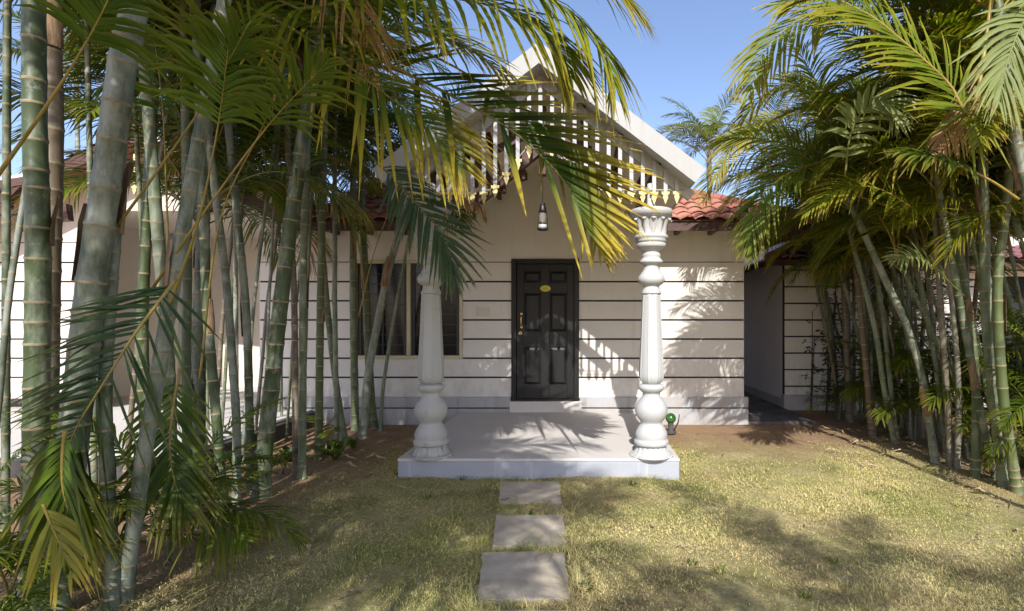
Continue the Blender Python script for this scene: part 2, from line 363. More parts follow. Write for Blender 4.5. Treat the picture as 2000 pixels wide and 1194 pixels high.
def grass():
    rs = np.random.RandomState(11)
    def vn(x, y, sc, seed):                              # smooth value noise, 0..1
        g = np.random.RandomState(seed).rand(128, 128); u, v = x*sc+40, y*sc+40; i, j = np.floor(u).astype(int), np.floor(v).astype(int); a, b_ = u-i, v-j
        a, b_ = a*a*(3-2*a), b_*b_*(3-2*b_); G = lambda p, q: g[p % 128, q % 128]
        return (G(i, j)*(1-a)+G(i+1, j)*a)*(1-b_)+(G(i, j+1)*(1-a)+G(i+1, j+1)*a)*b_
    n = 330000
    y = 2.2 + (rs.rand(n)**1.5)*5.2; x = rs.uniform(-3.2, 4.7, n)
    ph = 2.6*(.45*vn(x, y, 1.1, 1)+.30*vn(x, y, 3.1, 2)+.25*vn(x, y, 8.3, 3)-.5)
    keep = np.ones(n, bool)
    keep &= rs.rand(n) < np.clip(.78+.5*ph, .15, 1)
    edge = np.clip((6.15+.5*np.sin(x*2.3)+.25*np.sin(x*7)-y)/.9, 0.0, 1); keep &= rs.rand(n) < edge
    keep &= rs.rand(n) < np.clip((x+2.75+.2*np.sin(y*3))/.6, .12, 1)
    keep &= rs.rand(n) < np.clip((4.2-x+.25*np.sin(y*3))/.6, .15, 1)
    x, y, ph = x[keep], y[keep], ph[keep]
    bl = np.array([blocked(a, b_) for a, b_ in zip(x, y)]); x, y, ph = x[~bl], y[~bl], ph[~bl]
    n = len(x); long = rs.rand(n) < .025
    h = rs.uniform(.004, .013, n)*(1+.5*ph.clip(-1, 1.4)); h[long] *= rs.uniform(1.6, 2.6, long.sum())
    near = np.zeros(n, bool)                             # uncut tufts along the stones and the porch slab
    rects = [(-1.84, 1.02, 4.93, 7.6)]
    for s in STONES:
        q = [gpt(*c) for c in s]; rects.append((min(c.x for c in q), max(c.x for c in q), min(c.y for c in q), max(c.y for c in q)))
    for xa, xb, ya, yb in rects: near |= np.hypot(np.maximum(np.maximum(xa-x, x-xb), 0), np.maximum(np.maximum(ya-y, y-yb), 0)) < .05
    h[near] *= rs.uniform(1.2, 2.8, near.sum()); tuftm = vn(x, y, 5.5, 9) > .83; h[tuftm] *= 1.9
    a = rs.uniform(0, 2*np.pi, n); lean = rs.uniform(.8, 3.0, n)*h
    w_ = rs.uniform(.0011, .0026, n)
    dx, dy = np.cos(a), np.sin(a)
    v = np.zeros((n, 5, 3)); z0 = -.012
    for k, (s, wd) in enumerate(((0, 1), (.55, .8))):
        for e, sg in ((0, -1), (1, 1)):
            v[:, k*2+e, 0] = x + dx*lean*s*s - dy*w_*wd*sg; v[:, k*2+e, 1] = y + dy*lean*s*s + dx*w_*wd*sg; v[:, k*2+e, 2] = z0+h*s*1.2
    v[:, 4, 0] = x+dx*lean; v[:, 4, 1] = y+dy*lean; v[:, 4, 2] = z0+h
    me = bpy.data.meshes.new('grass'); base = np.arange(n)[:, None]*5
    tri = np.concatenate([base+[0, 1, 3], base+[0, 3, 2], base+[2, 3, 4]], 1).reshape(-1)
    me.vertices.add(n*5); me.vertices.foreach_set('co', v.reshape(-1))
    me.loops.add(n*9); me.loops.foreach_set('vertex_index', tri.astype(np.int32))
    me.polygons.add(n*3); me.polygons.foreach_set('loop_start', (np.arange(n*3)*3).astype(np.int32)); 
    me.update(calc_edges=True)
    straw = np.array([.82, .70, .31]); green = np.array([.30, .38, .07]); olive = np.array([.60, .54, .20])
    g = np.clip(.32+.9*(vn(x, y, .8, 5)-.5)+.9*(vn(x, y, 2.7, 6)-.5)+.5*(vn(x, y, 7, 7)-.5)+rs.normal(0, .22, n), 0, 1)[:, None]
    c = straw*(1-g)+np.where(rs.rand(n)[:, None] < .5, green, olive)*g
    br = np.clip((vn(x, y, 1.6, 8)-.55)*4, 0, 1)[:, None]*(rs.rand(n)[:, None] < .6); c = c*(1-br)+np.array([.46, .31, .17])*br
    c = c*rs.uniform(.7, 1.15, (n, 1))
    at_ = me.attributes.new('tint', 'FLOAT_COLOR', 'POINT')
    cc = np.ones((n, 5, 4)); cc[:, :, :3] = c[:, None, :]; at_.data.foreach_set('color', cc.reshape(-1))
    me.materials.append(M['grass']); me.validate()
    struct(link('grass', me), 'stuff')
grass()

def litter():
    r_ = random.Random(21); mb = MB()
    for i in range(850):
        if i % 4: x, y = r_.choice([r_.gauss(-2.3, .5), r_.gauss(3.6, .4)]), r_.uniform(2.4, 7.2)
        else: x, y = r_.uniform(-2.4, 4), r_.uniform(2.4, 7.3)
        if -1.86 < x < 1.04 and y > 4.9: continue
        a = r_.uniform(0, 6.28); l = r_.uniform(.02, .09) if i % 9 else r_.uniform(.12, .3); w_ = l*r_.uniform(.08, .22) if i % 9 else .008
        d = V((math.cos(a), math.sin(a), 0)); sd = V((-d.y, d.x, 0))*w_; c = V((x, y, .006)); up = V((0, 0, l*r_.uniform(.05, .3)))
        mb.add([c-d*l*.5, c-sd+up*.6, c+sd+up*.3, c+d*l*.1-sd*.8+up, c+d*l*.1+sd*.8+up*.7, c+d*l*.5+up*.2], [(0, 1, 2), (1, 3, 4, 2), (3, 5, 4)], r_.choice((0, 0, 1)))
    struct(mb.build('leaf_litter', [M['litter'], M['sheath']]), 'stuff')
litter()
def stepping(i, s, label):
    q = [gpt(*c, z=.014) for c in s]; c = sum(q, V())/4; c.z = -.03
    mb = MB(); k = 7; rs = random.Random(i)
    top = []
    for a in range(k+1):                                        # worn outline, slightly uneven top
        for b_ in range(k+1):
            u, v_ = a/k, b_/k
            p_ = (q[3]*(1-u)+q[2]*u)*(1-v_) + (q[0]*(1-u)+q[1]*u)*v_
            if a in (0, k) or b_ in (0, k): p_ = p_ + V((rs.uniform(-.006, .006), rs.uniform(-.006, .006), -.004))
            top.append(p_ + V((0, 0, rs.uniform(-.0015, .0015))))
    fs = [(a*(k+1)+b_, (a+1)*(k+1)+b_, (a+1)*(k+1)+b_+1, a*(k+1)+b_+1) for a in range(k) for b_ in range(k)]
    mb.add(top, fs)
    ring = [(a, 0) for a in range(k)] + [(k, b_) for b_ in range(k)] + [(a, k) for a in range(k, 0, -1)] + [(0, b_) for b_ in range(k, 0, -1)]
    rp = [top[a*(k+1)+b_] for a, b_ in ring]; low = [V((p_.x, p_.y, -.05)) for p_ in rp]; n = len(rp)
    mb.add(rp+low, [(j, (j+1) % n, n+(j+1) % n, n+j) for j in range(n)] + [tuple(range(n, 2*n))])
    mb.v = [(x-c.x, y-c.y, z-c.z) for x, y, z in mb.v]
    tag(mb.build('stepping_stone', M['stone'], None, c), label, 'stepping stone', 'stepping stones leading to the porch')
for i, (s, lb) in enumerate(zip(STONES, ('smallest looking square grey stepping stone, right against the porch slab', 'grey square stepping stone in the middle of the path, between two others',
        'large looking grey stepping stone with long frond shadows near the bottom of the photo', 'grey stepping stone at the bottom edge of the photo, only its far edge showing'))): stepping(i, s, lb)

# ---------------------------------------------------------------- main cottage
YW = 7.58; SW = F/YW
def wx(px): return (px-CX)/SW
def wz(py): return CH-(py-CY)/SW
GROOVES = [wz(513+37.4*i) for i in range(7)]        # dark painted grooves; the lowest two bands run down to the plinth
PX0 = -.40                                          # middle of the porch
cot = thing('cottage', 'white cottage with dark grooved walls, black panelled door and gabled porch', 'house', (PX0, YW, 0))
def put(mb, name, mats, parent=None):
    rel(cot, mb); return mb.build(name, mats, parent or cot)

def banded(mb, x0, x1, yf, zlo, zhi, grooves, holes=(), gh=.026, depth=.016, th=.12):
    """wall face at y=yf made of plaster bands in front of a dark backing; holes = (x0,x1,z0,z1)"""
    zs = sorted([zlo, zhi] + [g for g in grooves if zlo < g < zhi])
    bands = []
    for a, b_ in zip(zs[:-1], zs[1:]):
        bands.append((a+(gh/2 if a != zlo else 0), b_-(gh/2 if b_ != zhi else 0)))
    def cut(xa, xb, za, zb):
        segs = [(xa, xb)]
        for h in holes:
            if h[2] < zb-1e-4 and h[3] > za+1e-4:
                segs = [t for s in segs for t in ((s[0], min(s[1], h[0])), (max(s[0], h[1]), s[1])) if t[1]-t[0] > 1e-3]
        return segs
    for za, zb in bands:
        cuts = sorted({za, zb} | {h[k] for h in holes for k in (2, 3) if za < h[k] < zb})
        for a, b_ in zip(cuts[:-1], cuts[1:]):
            for xa, xb in cut(x0, x1, a, b_): mb.box(xa, xb, yf, yf+depth+.004, a, b_, 0)
    cuts = sorted({zlo, zhi} | {h[k] for h in holes for k in (2, 3) if zlo < h[k] < zhi})
    for a, b_ in zip(cuts[:-1], cuts[1:]):
        for xa, xb in cut(x0+.003, x1-.003, a, b_): mb.box(xa, xb, yf+depth, yf+th, a+.001, b_-.001, 1)
DOOR = (wx(999), wx(1131), wz(783), wz(506)); WIN = (wx(690), wx(904), wz(701), wz(508))
EZ, EY, PIT = 2.886, 7.0, .49                       # eave height, eave line, roof pitch
XR, XL = wx(1453), wx(507)
mb = MB()
banded(mb, XL, XR, YW, .36, GROOVES[0], GROOVES[1:], (DOOR, WIN))
mb.box(XL, XR, YW, YW+.12, GROOVES[0]+.013, EZ+.25, 0)
mb.box(XL+.003, XR-.003, YW+.016, YW+.11, GROOVES[0]-.0, GROOVES[0]+.013, 1)
g0 = EZ+.25; gx = 1.30                               # gable infill behind the porch
mb.prism([V((PX0-gx, YW, g0)), V((PX0+gx, YW, g0)), V((PX0, YW, g0+gx*.755))], (0, 0, 0), (0, .12, 0), 0)
mb.box(XR-.12, XR, YW+.121, 14, 0, EZ+.2, 0); mb.box(XL, XL+.12, YW+.121, 14, 0, EZ+.2, 0); mb.box(XL, XR, 14.001, 14.12, 0, EZ+.2, 0)
put(mb, 'wall', [M['wall'], M['groove']])
mb = MB()                                            # plinth: two courses, proud of the wall
for xa, xb in ((XL-.06, DOOR[0]-.01), (DOOR[1]+.01, wx(1460))):
    mb.box(xa, xb, YW-.05, YW+.10, .232, .385, 0, .006); mb.box(xa, xb, YW-.05, YW+.10, -.06, .214, 0, .006)
    mb.box(xa+.01, xb-.01, YW-.035, YW+.09, .2141, .2319, 1)
put(mb, 'plinth', [M['plinth'], M['groove']])
put(MB().box(wx(996), wx(1136), YW-.075, YW+.10, .13, DOOR[2]-.002, 0, .008), 'door_step', M['slab_top'])

# door
dx0, dx1, dz0, dz1 = DOOR; fw = .075
mb = MB(); mb.box(dx0, dx0+fw, YW-.035, YW+.10, dz0, dz1, 0, .006); mb.box(dx1-fw, dx1, YW-.035, YW+.10, dz0, dz1, 0, .006)
mb.box(dx0+fw, dx1-fw, YW-.034, YW+.10, dz1-fw, dz1-.001, 0, .006); mb.box(dx0+fw, dx1-fw, YW-.02, YW+.10, dz0, dz0+.03, 0, .004)
dscale = 131.93/3.85                                 # the door close-up's pixels per metre
def dpx(x): return wx(980+x/3.85)
def dpz(y): return wz(490+y/3.85)
lx0, lx1, lz0, lz1 = dx0+fw, dx1-fw, dz0+.03, dz1-fw
door = put(MB().box(lx0+.002, lx1-.002, YW+.03, YW+.07, lz0+.002, lz1-.002), 'door', M['door'])
def dpart(mb, name, mats): rel(cot, mb); return mb.build(name, mats, door)
mb2 = MB()                                           # stiles and rails leave six sunk panels
cols_ = [(dpx(165), dpx(297)), (dpx(358), dpx(492))]; rows = [(dpz(242), dpz(150)), (dpz(612), dpz(315)), (dpz(1012), dpz(722))]
xs = [lx0+.002, cols_[0][0], cols_[0][1], cols_[1][0], cols_[1][1], lx1-.002]
for i in (0, 2, 4): mb2.box(xs[i], xs[i+1], YW+.004, YW+.029, lz0+.002, lz1-.002, 0, .003)
zs = [lz0+.002, rows[2][0], rows[2][1], rows[1][0], rows[1][1], rows[0][0], rows[0][1], lz1-.002]
for c in cols_:
    for i in (0, 2, 4, 6): mb2.box(c[0], c[1], YW+.005, YW+.029, zs[i], zs[i+1], 0, .003)
    for r_ in rows:                                  # raised field with sloping edges inside each panel
        x0, x1, z0, z1 = c[0]+.012, c[1]-.012, r_[0]+.012, r_[1]-.012; e = .035
        vs = [(x0, YW+.029, z0), (x1, YW+.029, z0), (x1, YW+.029, z1), (x0, YW+.029, z1), (x0+e, YW+.010, z0+e), (x1-e, YW+.010, z0+e), (x1-e, YW+.010, z1-e), (x0+e, YW+.010, z1-e)]
        mb2.add(vs, [(4, 5, 6, 7), (0, 1, 5, 4), (1, 2, 6, 5), (2, 3, 7, 6), (3, 0, 4, 7)])
dpart(mb2, 'door_panel', M['door'])
put(mb, 'door_frame', M['door'])
hx = dpx(148); mb = MB(); hz0, hz1 = dpz(572), dpz(478)
mb.tube([(hx, YW-.003, hz0), (hx, YW-.04, hz0+.012), (hx, YW-.045, hz0+.05), (hx, YW-.045, hz1-.05), (hx, YW-.04, hz1-.012), (hx, YW-.003, hz1)], [.009, .008, .008, .008, .008, .009], 10)
for z in (hz0, hz1): mb.box(hx-.016, hx+.016, YW-.006, YW+.004, z-.02, z+.02, 0, .003)
dpart(mb, 'handle', M['brass'])
mb = MB(); c = V((dpx(140), YW+.003, dpz(620)))
mb.tube([c, c+V((0, -.012, 0)), c+V((0, -.016, 0))], [.029, .029, .022], 20); mb.tube([c+V((0, -.0165, 0)), c+V((0, -.022, 0))], .012, 14, 1)
dpart(mb, 'lock', [M['brass'], M['lantern_black']])
mb = MB(); c = V((dpx(328), YW+.003, dpz(284))); rx, rz = .078, .047
def oval(cy, sx, sz, n=32): return [(c.x+sx*math.cos(2*math.pi*i/n), cy, c.z+sz*math.sin(2*math.pi*i/n)) for i in range(n)]
o1, o2 = oval(c.y, rx, rz), oval(c.y-.010, rx*.97, rz*.95); n = 32
mb.add(o1+o2, [tuple(range(n, 2*n))] + [(i, (i+1) % n, n+(i+1) % n, n+i) for i in range(n)])
a1, a2 = oval(c.y-.0115, rx*.83, rz*.78), oval(c.y-.0115, rx*.79, rz*.72)
mb.add(a1+a2, [(i, (i+1) % n, n+(i+1) % n, n+i) for i in range(n)], 1)
rs = random.Random(5)
for row, (zz, half) in enumerate(((.015, .032), (0, .046), (-.015, .030))):      # the plate's lettering is an unreadable smudge in the photo
    x = -half
    while x < half:
        ww = rs.uniform(.004, .009); mb.box(c.x+x, c.x+x+ww, c.y-.0125, c.y-.0105, c.z+zz-rs.uniform(.003, .005), c.z+zz+rs.uniform(.003, .005), 1); x += ww+.003
dpart(mb, 'name_plate', [M['plate'], M['plate_ink']])
# switch plate
mb = MB(); x0, x1, z0, z1 = wx(931), wx(956), wz(618), wz(601)
mb.box(x0, x1, YW-.010, YW+.002, z0, z1, 0, .004); mb.box(x0+.035, x1-.035, YW-.016, YW-.011, z0+.03, z1-.03, 0, .003)
put(mb, 'switch_plate', M['smooth_wall'])
# window
x0, x1, z0, z1 = WIN; f = .05; win = put(MB().box(x0+f, x1-f, YW+.055, YW+.062, z0+f, z1-f), 'window', M['glass'])
def wpart(mb, name, mats): rel(cot, mb); return mb.build(name, mats, win)
mb = MB(); mb.box(x0, x0+f, YW-.02, YW+.10, z0, z1, 0, .005); mb.box(x1-f, x1, YW-.02, YW+.10, z0, z1, 0, .005)
mb.box(x0+f, x1-f, YW-.019, YW+.10, z1-f, z1-.001, 0, .005); mb.box(x0+f, x1-f, YW-.03, YW+.10, z0-.004, z0+f, 0, .005)
mx = wx(798); mb.box(mx-.028, mx+.028, YW-.012, YW+.05, z0+f+.001, z1-f-.001, 0, .005)
wpart(mb, 'window_frame', M['window_frame'])
mb = MB()
for xa, xb in ((x0+f, mx-.028), (mx+.028, x1-f)):
    for e in (xa+.03, xb-.03): mb.box(e-.022, e+.022, YW+.035, YW+.052, z0+f, z1-f)
    mb.box((xa+xb)/2-.012, (xa+xb)/2+.012, YW+.040, YW+.050, z0+f, z1-f)
    for i in range(1, 9):
        z = z0+f+(z1-z0-2*f)*i/9; mb.box(xa+.052, (xa+xb)/2-.0125, YW+.042, YW+.050, z-.005, z+.005); mb.box((xa+xb)/2+.0125, xb-.052, YW+.042, YW+.050, z-.005, z+.005)
wpart(mb, 'grille', M['grille'])

# tiled roofs -----------------------------------------------------
def tiles(mb, o, u, v, inside, umax, vmax, tw=.21, th=.29, mi=0, seed=1):
    """curved pan tiles laid in courses; inside(a,b) tells whether a spot on the slope is covered"""
    u, v = V(u).normalized(), V(v).normalized(); n = u.cross(v); rs = random.Random(seed); K = 6
    for j in range(int(vmax/th)+1):
        for i in range(int(umax/tw)+1):
            a, b_ = i*tw, j*th
            if not inside(a+tw/2, b_+th/2): continue
            l0 = .035+rs.uniform(-.005, .006); l1 = .004; tl = rs.uniform(-.006, .006)
            lo, hi, lo2 = [], [], []
            for k in range(K+1):
                s = k/K; h = .040*abs(math.sin(math.pi*s*1.0))**.8 - .004
                q = o+u*(a+tw*s+tl)+v*(b_-.02+rs.uniform(-.001, .001)); lo.append(q+n*(h+l0)); lo2.append(q+n*(h+l0-.018))
                hi.append(o+u*(a+tw*s+tl)+v*(b_+th)+n*(h+l1))
            m_ = K+1
            mb.add(lo+hi+lo2, [(k, k+1, m_+k+1, m_+k) for k in range(K)] + [(2*m_+k, 2*m_+k+1, k+1, k) for k in range(K)], mi, True)
cs = 1/math.sqrt(1+PIT*PIT)
def hip_roof(xa, xb, ya, yb, ez, pit, name_mat, left_hip=True, right_hip=True, seed=1, gap=None):
    """front slope (and right-hand hip slope) of a hipped roof"""
    mb = MB(); c_ = 1/math.sqrt(1+pit*pit); half = (yb-ya)/2
    mb_u, vv = V((1, 0, 0)), V((0, c_, pit*c_))
    def ins(a, b_):
        d = b_*c_
        if gap and gap[0]-.05 < a+xa < gap[1]+.05 and d < gap[2]: return False
        return d < half and a > (d if left_hip else 0) and a < (xb-xa) - (d if right_hip else 0)
    tiles(mb, V((xa, ya, ez)), mb_u, vv, ins, xb-xa, half/c_, seed=seed)
    rz = ez+half*pit; xl = xa+(half if left_hip else 0); xr = xb-(half if right_hip else 0)
    P4 = [V((xa, ya, ez)), V((xb, ya, ez)), V((xr, ya+half, rz)), V((xl, ya+half, rz))]
    dn = V((0, 0, -.03))
    if gap:
        g = gap[2]; k = V((0, g, g*pit)); A, B = V((xa, ya, ez)), V((xb, ya, ez)); G0, G1 = V((gap[0], ya, ez)), V((gap[1], ya, ez))
        for q in ([A, G0, G0+k, A+k+V((g if left_hip else 0, 0, 0))], [G1, B, B+k-V((g if right_hip else 0, 0, 0)), G1+k], [A+k+V((g if left_hip else 0, 0, 0)), B+k-V((g if right_hip else 0, 0, 0)), P4[2], P4[3]]): mb.add([p+dn*.3 for p in q], [(0, 1, 2, 3)], 0)
    else: mb.add([p+dn*.3 for p in P4], [(0, 1, 2, 3)], 0)
    mb.add([V((xb, ya, ez))+dn*.3, V((xb, yb, ez))+dn*.3, V((xr, ya+half, rz))+dn*.3], [(0, 1, 2)], 0)
    mb.add([V((xa, yb, ez))+dn*.3, V((xb, yb, ez))+dn*.3, V((xr, ya+half, rz))+dn*.3, V((xl, ya+half, rz))+dn*.3], [(0, 3, 2, 1)], 0)
    mb.add([V((xa, ya, ez))+dn*.3, V((xa, yb, ez))+dn*.3, V((xl, ya+half, rz))+dn*.3], [(0, 2, 1)], 0)
    # ridge tiles over the hips
    for a, b_ in ((P4[1], P4[2]), (P4[0], P4[3]) if left_hip else (None, None), (P4[3], P4[2])):
        if a is None: continue
        k = int((b_-a).length/.36)
        for i in range(k):
            p, q = a.lerp(b_, i/k)+V((0, 0, .02)), a.lerp(b_, (i+1.12)/k)+V((0, 0, .035)); mb.tube([p, q], [.085, .065], 8)
    return mb
HX0, HX1, HY1 = -3.9, 3.2, 15.0
GA, GB = PX0-1.55, PX0+1.55
put(hip_roof(HX0, HX1, EY, HY1, EZ, PIT, 'tile', False, True, 2, (GA, GB, .66)), 'tile_roof', M['tile'])
for xa, xb in ((HX0, GA), (GB, HX1-.02)):
    mb = MB(); mb.box(xa, xb, EY+.03, EY+.06, EZ-.14, EZ-.012)
    if xb > 0: mb.box(HX1-.05, HX1-.02, EY+.06, HY1, EZ-.14, EZ-.012)
    for i in range(15):                              # rafter tails under the eave
        x = HX0+.3+i*.5
        if xa+.05 < x < xb-.05: mb.box(x-.03, x+.03, EY+.061, YW-.002, EZ-.11, EZ-.03)
    put(mb, 'fascia', M['fascia'])
put(MB().box(HX0, GA, EY+.062, YW+.1, EZ-.028, EZ-.016), 'soffit', M['ceiling'])
mb = MB(); mb.box(GB, HX1-.051, EY+.062, YW+.1, EZ-.028, EZ-.016); mb.box(XR+.001, HX1-.051, YW+.1, HY1, EZ-.03, EZ-.018)
put(mb, 'soffit', M['ceiling'])

# porch roof -------------------------------------------------------
YF, YB = 4.86, 9.3; HW, ZA, SL, TH = 1.585, 4.16, .765, .205
mb = MB()
for s in (-1, 1):
    a, b_ = V((PX0, YF, ZA)), V((PX0+s*HW, YF, ZA-SL*HW))
    sl = V((s, 0, -SL)).normalized(); nn = V((s*SL, 0, 1)).normalized(); e = nn*TH*.80
    poly = [a, b_, b_-e, V((PX0, YF, ZA-TH))]
    mb.prism(poly, (0, 0, 0), (0, .16, 0), 0)                                    # thick white edge
    t2 = nn*.09; poly2 = [V((PX0, YF+.161, ZA-.012)), b_-nn*.012+V((0, .161, 0)), b_-t2+V((0, .161, 0)), V((PX0, YF+.161, ZA-.115))]
    mb.prism(poly2, (0, 0, 0), (0, YB-YF, 0), 0)
put(mb, 'porch_roof', M['roof_white'])
mb = MB()
for s in (-1, 1):                                    # boarded ceiling under the slope
    nn = V((s*SL, 0, 1)).normalized(); b_ = V((PX0+s*(HW-.02), YF+.162, ZA-SL*(HW-.02)))
    mb.prism([V((PX0, YF+.162, ZA-.118)), b_-nn*.093, b_-nn*.115, V((PX0, YF+.162, ZA-.143))], (0, 0, 0), (0, YW-YF-.163, 0), 0)
put(mb, 'porch_ceiling', M['ceiling'])
def under(dx, drop): return ZA-SL*abs(dx)-drop*math.sqrt(1+SL*SL)
mb = MB()                                            # weathered rafter pair right behind the white edge, and brown purlins
for s in (-1, 1):
    mb.bar((PX0+s*.012, YF+.24, under(.012, .215)), (PX0+s*1.5, YF+.24, under(1.5, .215)), .055, .10, 0)
put(mb, 'gable_rafter', M['old_white'])
mb = MB()
for s in (-1, 1):
    for dx in (.42, .80, 1.18): mb.bar((PX0+s*dx, YF+.30, under(dx, .165)), (PX0+s*dx, YW-.002, under(dx, .165)), .05, .09)
put(mb, 'purlin', M['timber'])
mb = MB(); YT = 5.33                                  # brown scissor truss with king post
for s in (-1, 1): mb.bar((PX0+s*.02, YT, 3.31), (PX0+s*.84, YT, 2.62), .09, .11)
mb.box(PX0-.035, PX0+.035, YT-.055, YT+.055, 3.02, 3.75)
for s in (-1, 1): mb.bar((PX0+s*.04, YT, 3.50), (PX0+s*.5, YT, 3.28), .05, .07)
put(mb, 'truss', M['timber'])
for a_, b_ in (((951, 255), (985, 377)), ((1008, 262), (1021, 352)), ((912, 300), (930, 364)), ((848, 326), (880, 373)), ((1212, 318), (1188, 362)), ((1262, 330), (1246, 366)), ((1150, 250), (1128, 350))):
    put(MB().bar(at(*a_, 5.6), at(*b_, 5.35), .045, .045), 'brace', M['timber'])
# fringe: hanging slats, each with a pointed pendant
YS = YF+.185
def slat_bottom(d): d = abs(d); return 2.79 if d > .5 else 2.79+(.5-d)*1.15
def pendant_poly(x, z, y):
    o = [(-.014, 0), (-.020, -.012), (-.040, -.006), (-.038, -.034), (-.018, -.040), (-.026, -.064), (0, -.135), (.026, -.064), (.018, -.040), (.038, -.034), (.040, -.006), (.020, -.012), (.014, 0)]
    return [V((x+a, y, z+b_)) for a, b_ in o]
for k in range(-12, 13):
    dx = k*.112; zb = slat_bottom(dx)+rnd.uniform(-.004, .004); zt = under(dx, .175)
    if zt-zb < .05: continue
    tl = rnd.uniform(-.004, .004)
    mb = MB(); mb.prism([V((PX0+dx-.019, YS, zb)), V((PX0+dx+.019, YS, zb)), V((PX0+dx+.019+tl, YS, zt)), V((PX0+dx-.019+tl, YS, zt))], (0, 0, 0), (0, .016, 0))
    s_ = put(mb, 'slat', M['slat'])
    mb = MB(); mb.prism(pendant_poly(PX0+dx, zb-.002, YS-.002), (0, 0, 0), (0, .014, 0)); rel(cot, mb); mb.build('pendant', M['pendant'], s_)
mb = MB()
for s in (-1, 1):
    mb.tube([(PX0+s*1.42, YS+.022, 2.80), (PX0+s*.5, YS+.022, 2.80)], .006, 6); mb.tube([(PX0+s*.5, YS+.022, 2.80), (PX0, YS+.022, 2.80+.575)], .006, 6)
put(mb, 'fringe_rod', M['old_white'])

# porch slab
SX0, SX1, SY0, SZ = (777-CX)/201.2, (1327-CX)/201.2, 4.97, .168
mb = MB(); mb.box(SX0, SX1, SY0, YW-.051, -.06, SZ-.03, 1, .006); mb.box(SX0-.004, SX1+.004, SY0-.005, YW-.0515, SZ-.0299, SZ, 0, .006)
# columns
CYY = 5.12; CS = F/CYY
def prof(lst): return [(r/CS, CH-(y-CY)/CS) for y, r in lst]
def column(xc, mat, cap_mat):
    cl = put(MB().lathe([(.012, SZ-.02), (.03, SZ+.0)], 8, 0, (xc, CYY, 0)), 'column', mat)
    def cp(mb, name, m_): rel(cot, mb); return mb.build(name, m_, cl)
    mb = MB()
    def flute(n_, amp, i0, i1):
        return lambda t, i: 1-amp*(abs(math.sin(n_*t/2))**6 if False else (1-abs(math.sin(n_*t/2)))**3) if i0 <= i <= i1 else 1
    mb.lathe([(43/CS, SZ), (43/CS, SZ+.012), (41/CS, SZ+.018)] + prof([(886, 37), (880, 33), (874, 30), (869, 28.5), (867.5, 28)]), 96, 0, (xc, CYY, 0), flute(16, .09, 1, 7))
    mb.lathe(prof([(867.4, 28), (867, 32), (865.5, 33.5), (861, 33.5), (858, 32.5), (857, 30), (854, 30.5), (850, 31), (846, 31), (841, 29.5), (834, 25.5), (828, 21.5), (825, 20.5),
        (822, 22), (817, 26), (810, 30), (803, 31.3), (797, 31.2), (791, 29.5), (785, 26), (779, 21), (774, 17.8), (769, 16.8), (766.5, 17.2), (765, 19.5), (761, 23.5), (757, 25.3), (754, 25), (751, 22), (749.5, 16)]), 64, 0, (xc, CYY, 0))
    cp(mb, 'base', mat)
    mb = MB()
    def octo(t, i):
        a = ((t+math.pi/8) % (math.pi/4))-math.pi/8
        f_ = math.cos(math.pi/8)/math.cos(a)*1.05; e = abs(abs(a)-.27)
        return f_*(1-.045*max(0, 1-e/.06)) if 2 <= i <= 9 else f_
    mb.lathe(prof([(749.6, 15), (748, 17.5), (744, 21), (739, 23.2), (733, 23.9), (722, 23.7), (690, 22.2), (650, 20.4), (610, 18.8), (590, 18.1), (580, 17.8), (576, 17.8), (575, 16.5)]), 96, 0, (xc, CYY, 0), octo)
    cp(mb, 'shaft', mat)
    mb = MB()
    mb.lathe(prof([(575.1, 16), (574.8, 19.3), (572, 19.3), (569, 17.8), (566, 16.6), (562, 15.6), (559, 15.4), (557.5, 18), (554, 23), (549, 26), (545, 26.2), (540, 24.3), (535, 20.5), (530, 16.8), (526, 15.4), (522, 14.6),
        (519, 14.2), (517.5, 15.5), (515, 21), (513, 22.6), (511, 22.4), (508, 20.2), (505.5, 18), (504, 17.2), (502, 18.2), (498, 18.2), (495, 16.8), (493, 16.5), (491, 19), (487, 24), (484.5, 26.8), (483.8, 27.9), (476.5, 28.4), (476, 27.5),
        (475, 27.5), (474.6, 29.3), (470, 29.8), (469.2, 29.2), (467, 32.4), (464, 33), (461.5, 32), (460, 27), (450, 26.5), (440, 27.5), (432, 29.5), (429, 34), (427, 37.5), (425, 38.3), (424.6, 40.3), (414, 41.3), (411.8, 40.3), (411, 34), (408, 12), (404, 8.5), (360, 8)]), 64, 0, (xc, CYY, 0))
    for k in range(12):                              # curling leaves round the bell
        th = 2*math.pi*k/12; d = V((math.cos(th), math.sin(th), 0)); tt = V((-d.y, d.x, 0)); rows_ = []
        for y, r, w_ in ((461, 27.5, 3.0), (454, 28.0, 5.2), (446, 29.0, 6.6), (439, 31.0, 7.4), (433, 34.0, 7.2), (430, 37.0, 5.8), (431.5, 39.0, 4.2), (434, 38.8, 2.2)):
            z = CH-(y-CY)/CS; c0 = V((xc, CYY, z))+d*r/CS
            rows_.append([c0-tt*w_/CS-d*2.0/CS, c0-tt*w_*.45/CS+d*.3/CS, c0+d*2.2/CS, c0+tt*w_*.45/CS+d*.3/CS, c0+tt*w_/CS-d*2.0/CS])
        fl = [p for r_ in rows_ for p in r_]; m_ = 5
        mb.add(fl, [(i*m_+j, i*m_+j+1, (i+1)*m_+j+1, (i+1)*m_+j) for i in range(len(rows_)-1) for j in range(m_-1)], 0, True)
    cp(mb, 'capital', cap_mat)
    return cl
column((1272-CX)/CS, M['white'], M['white']); c2 = column((842-CX)/CS, M['old_white'], M['old_white']); c2['label'] = 'stained white column with mossy marks on its shaft'
put(mb, 'porch_slab', [M['slab_top'], M['slab_side']])

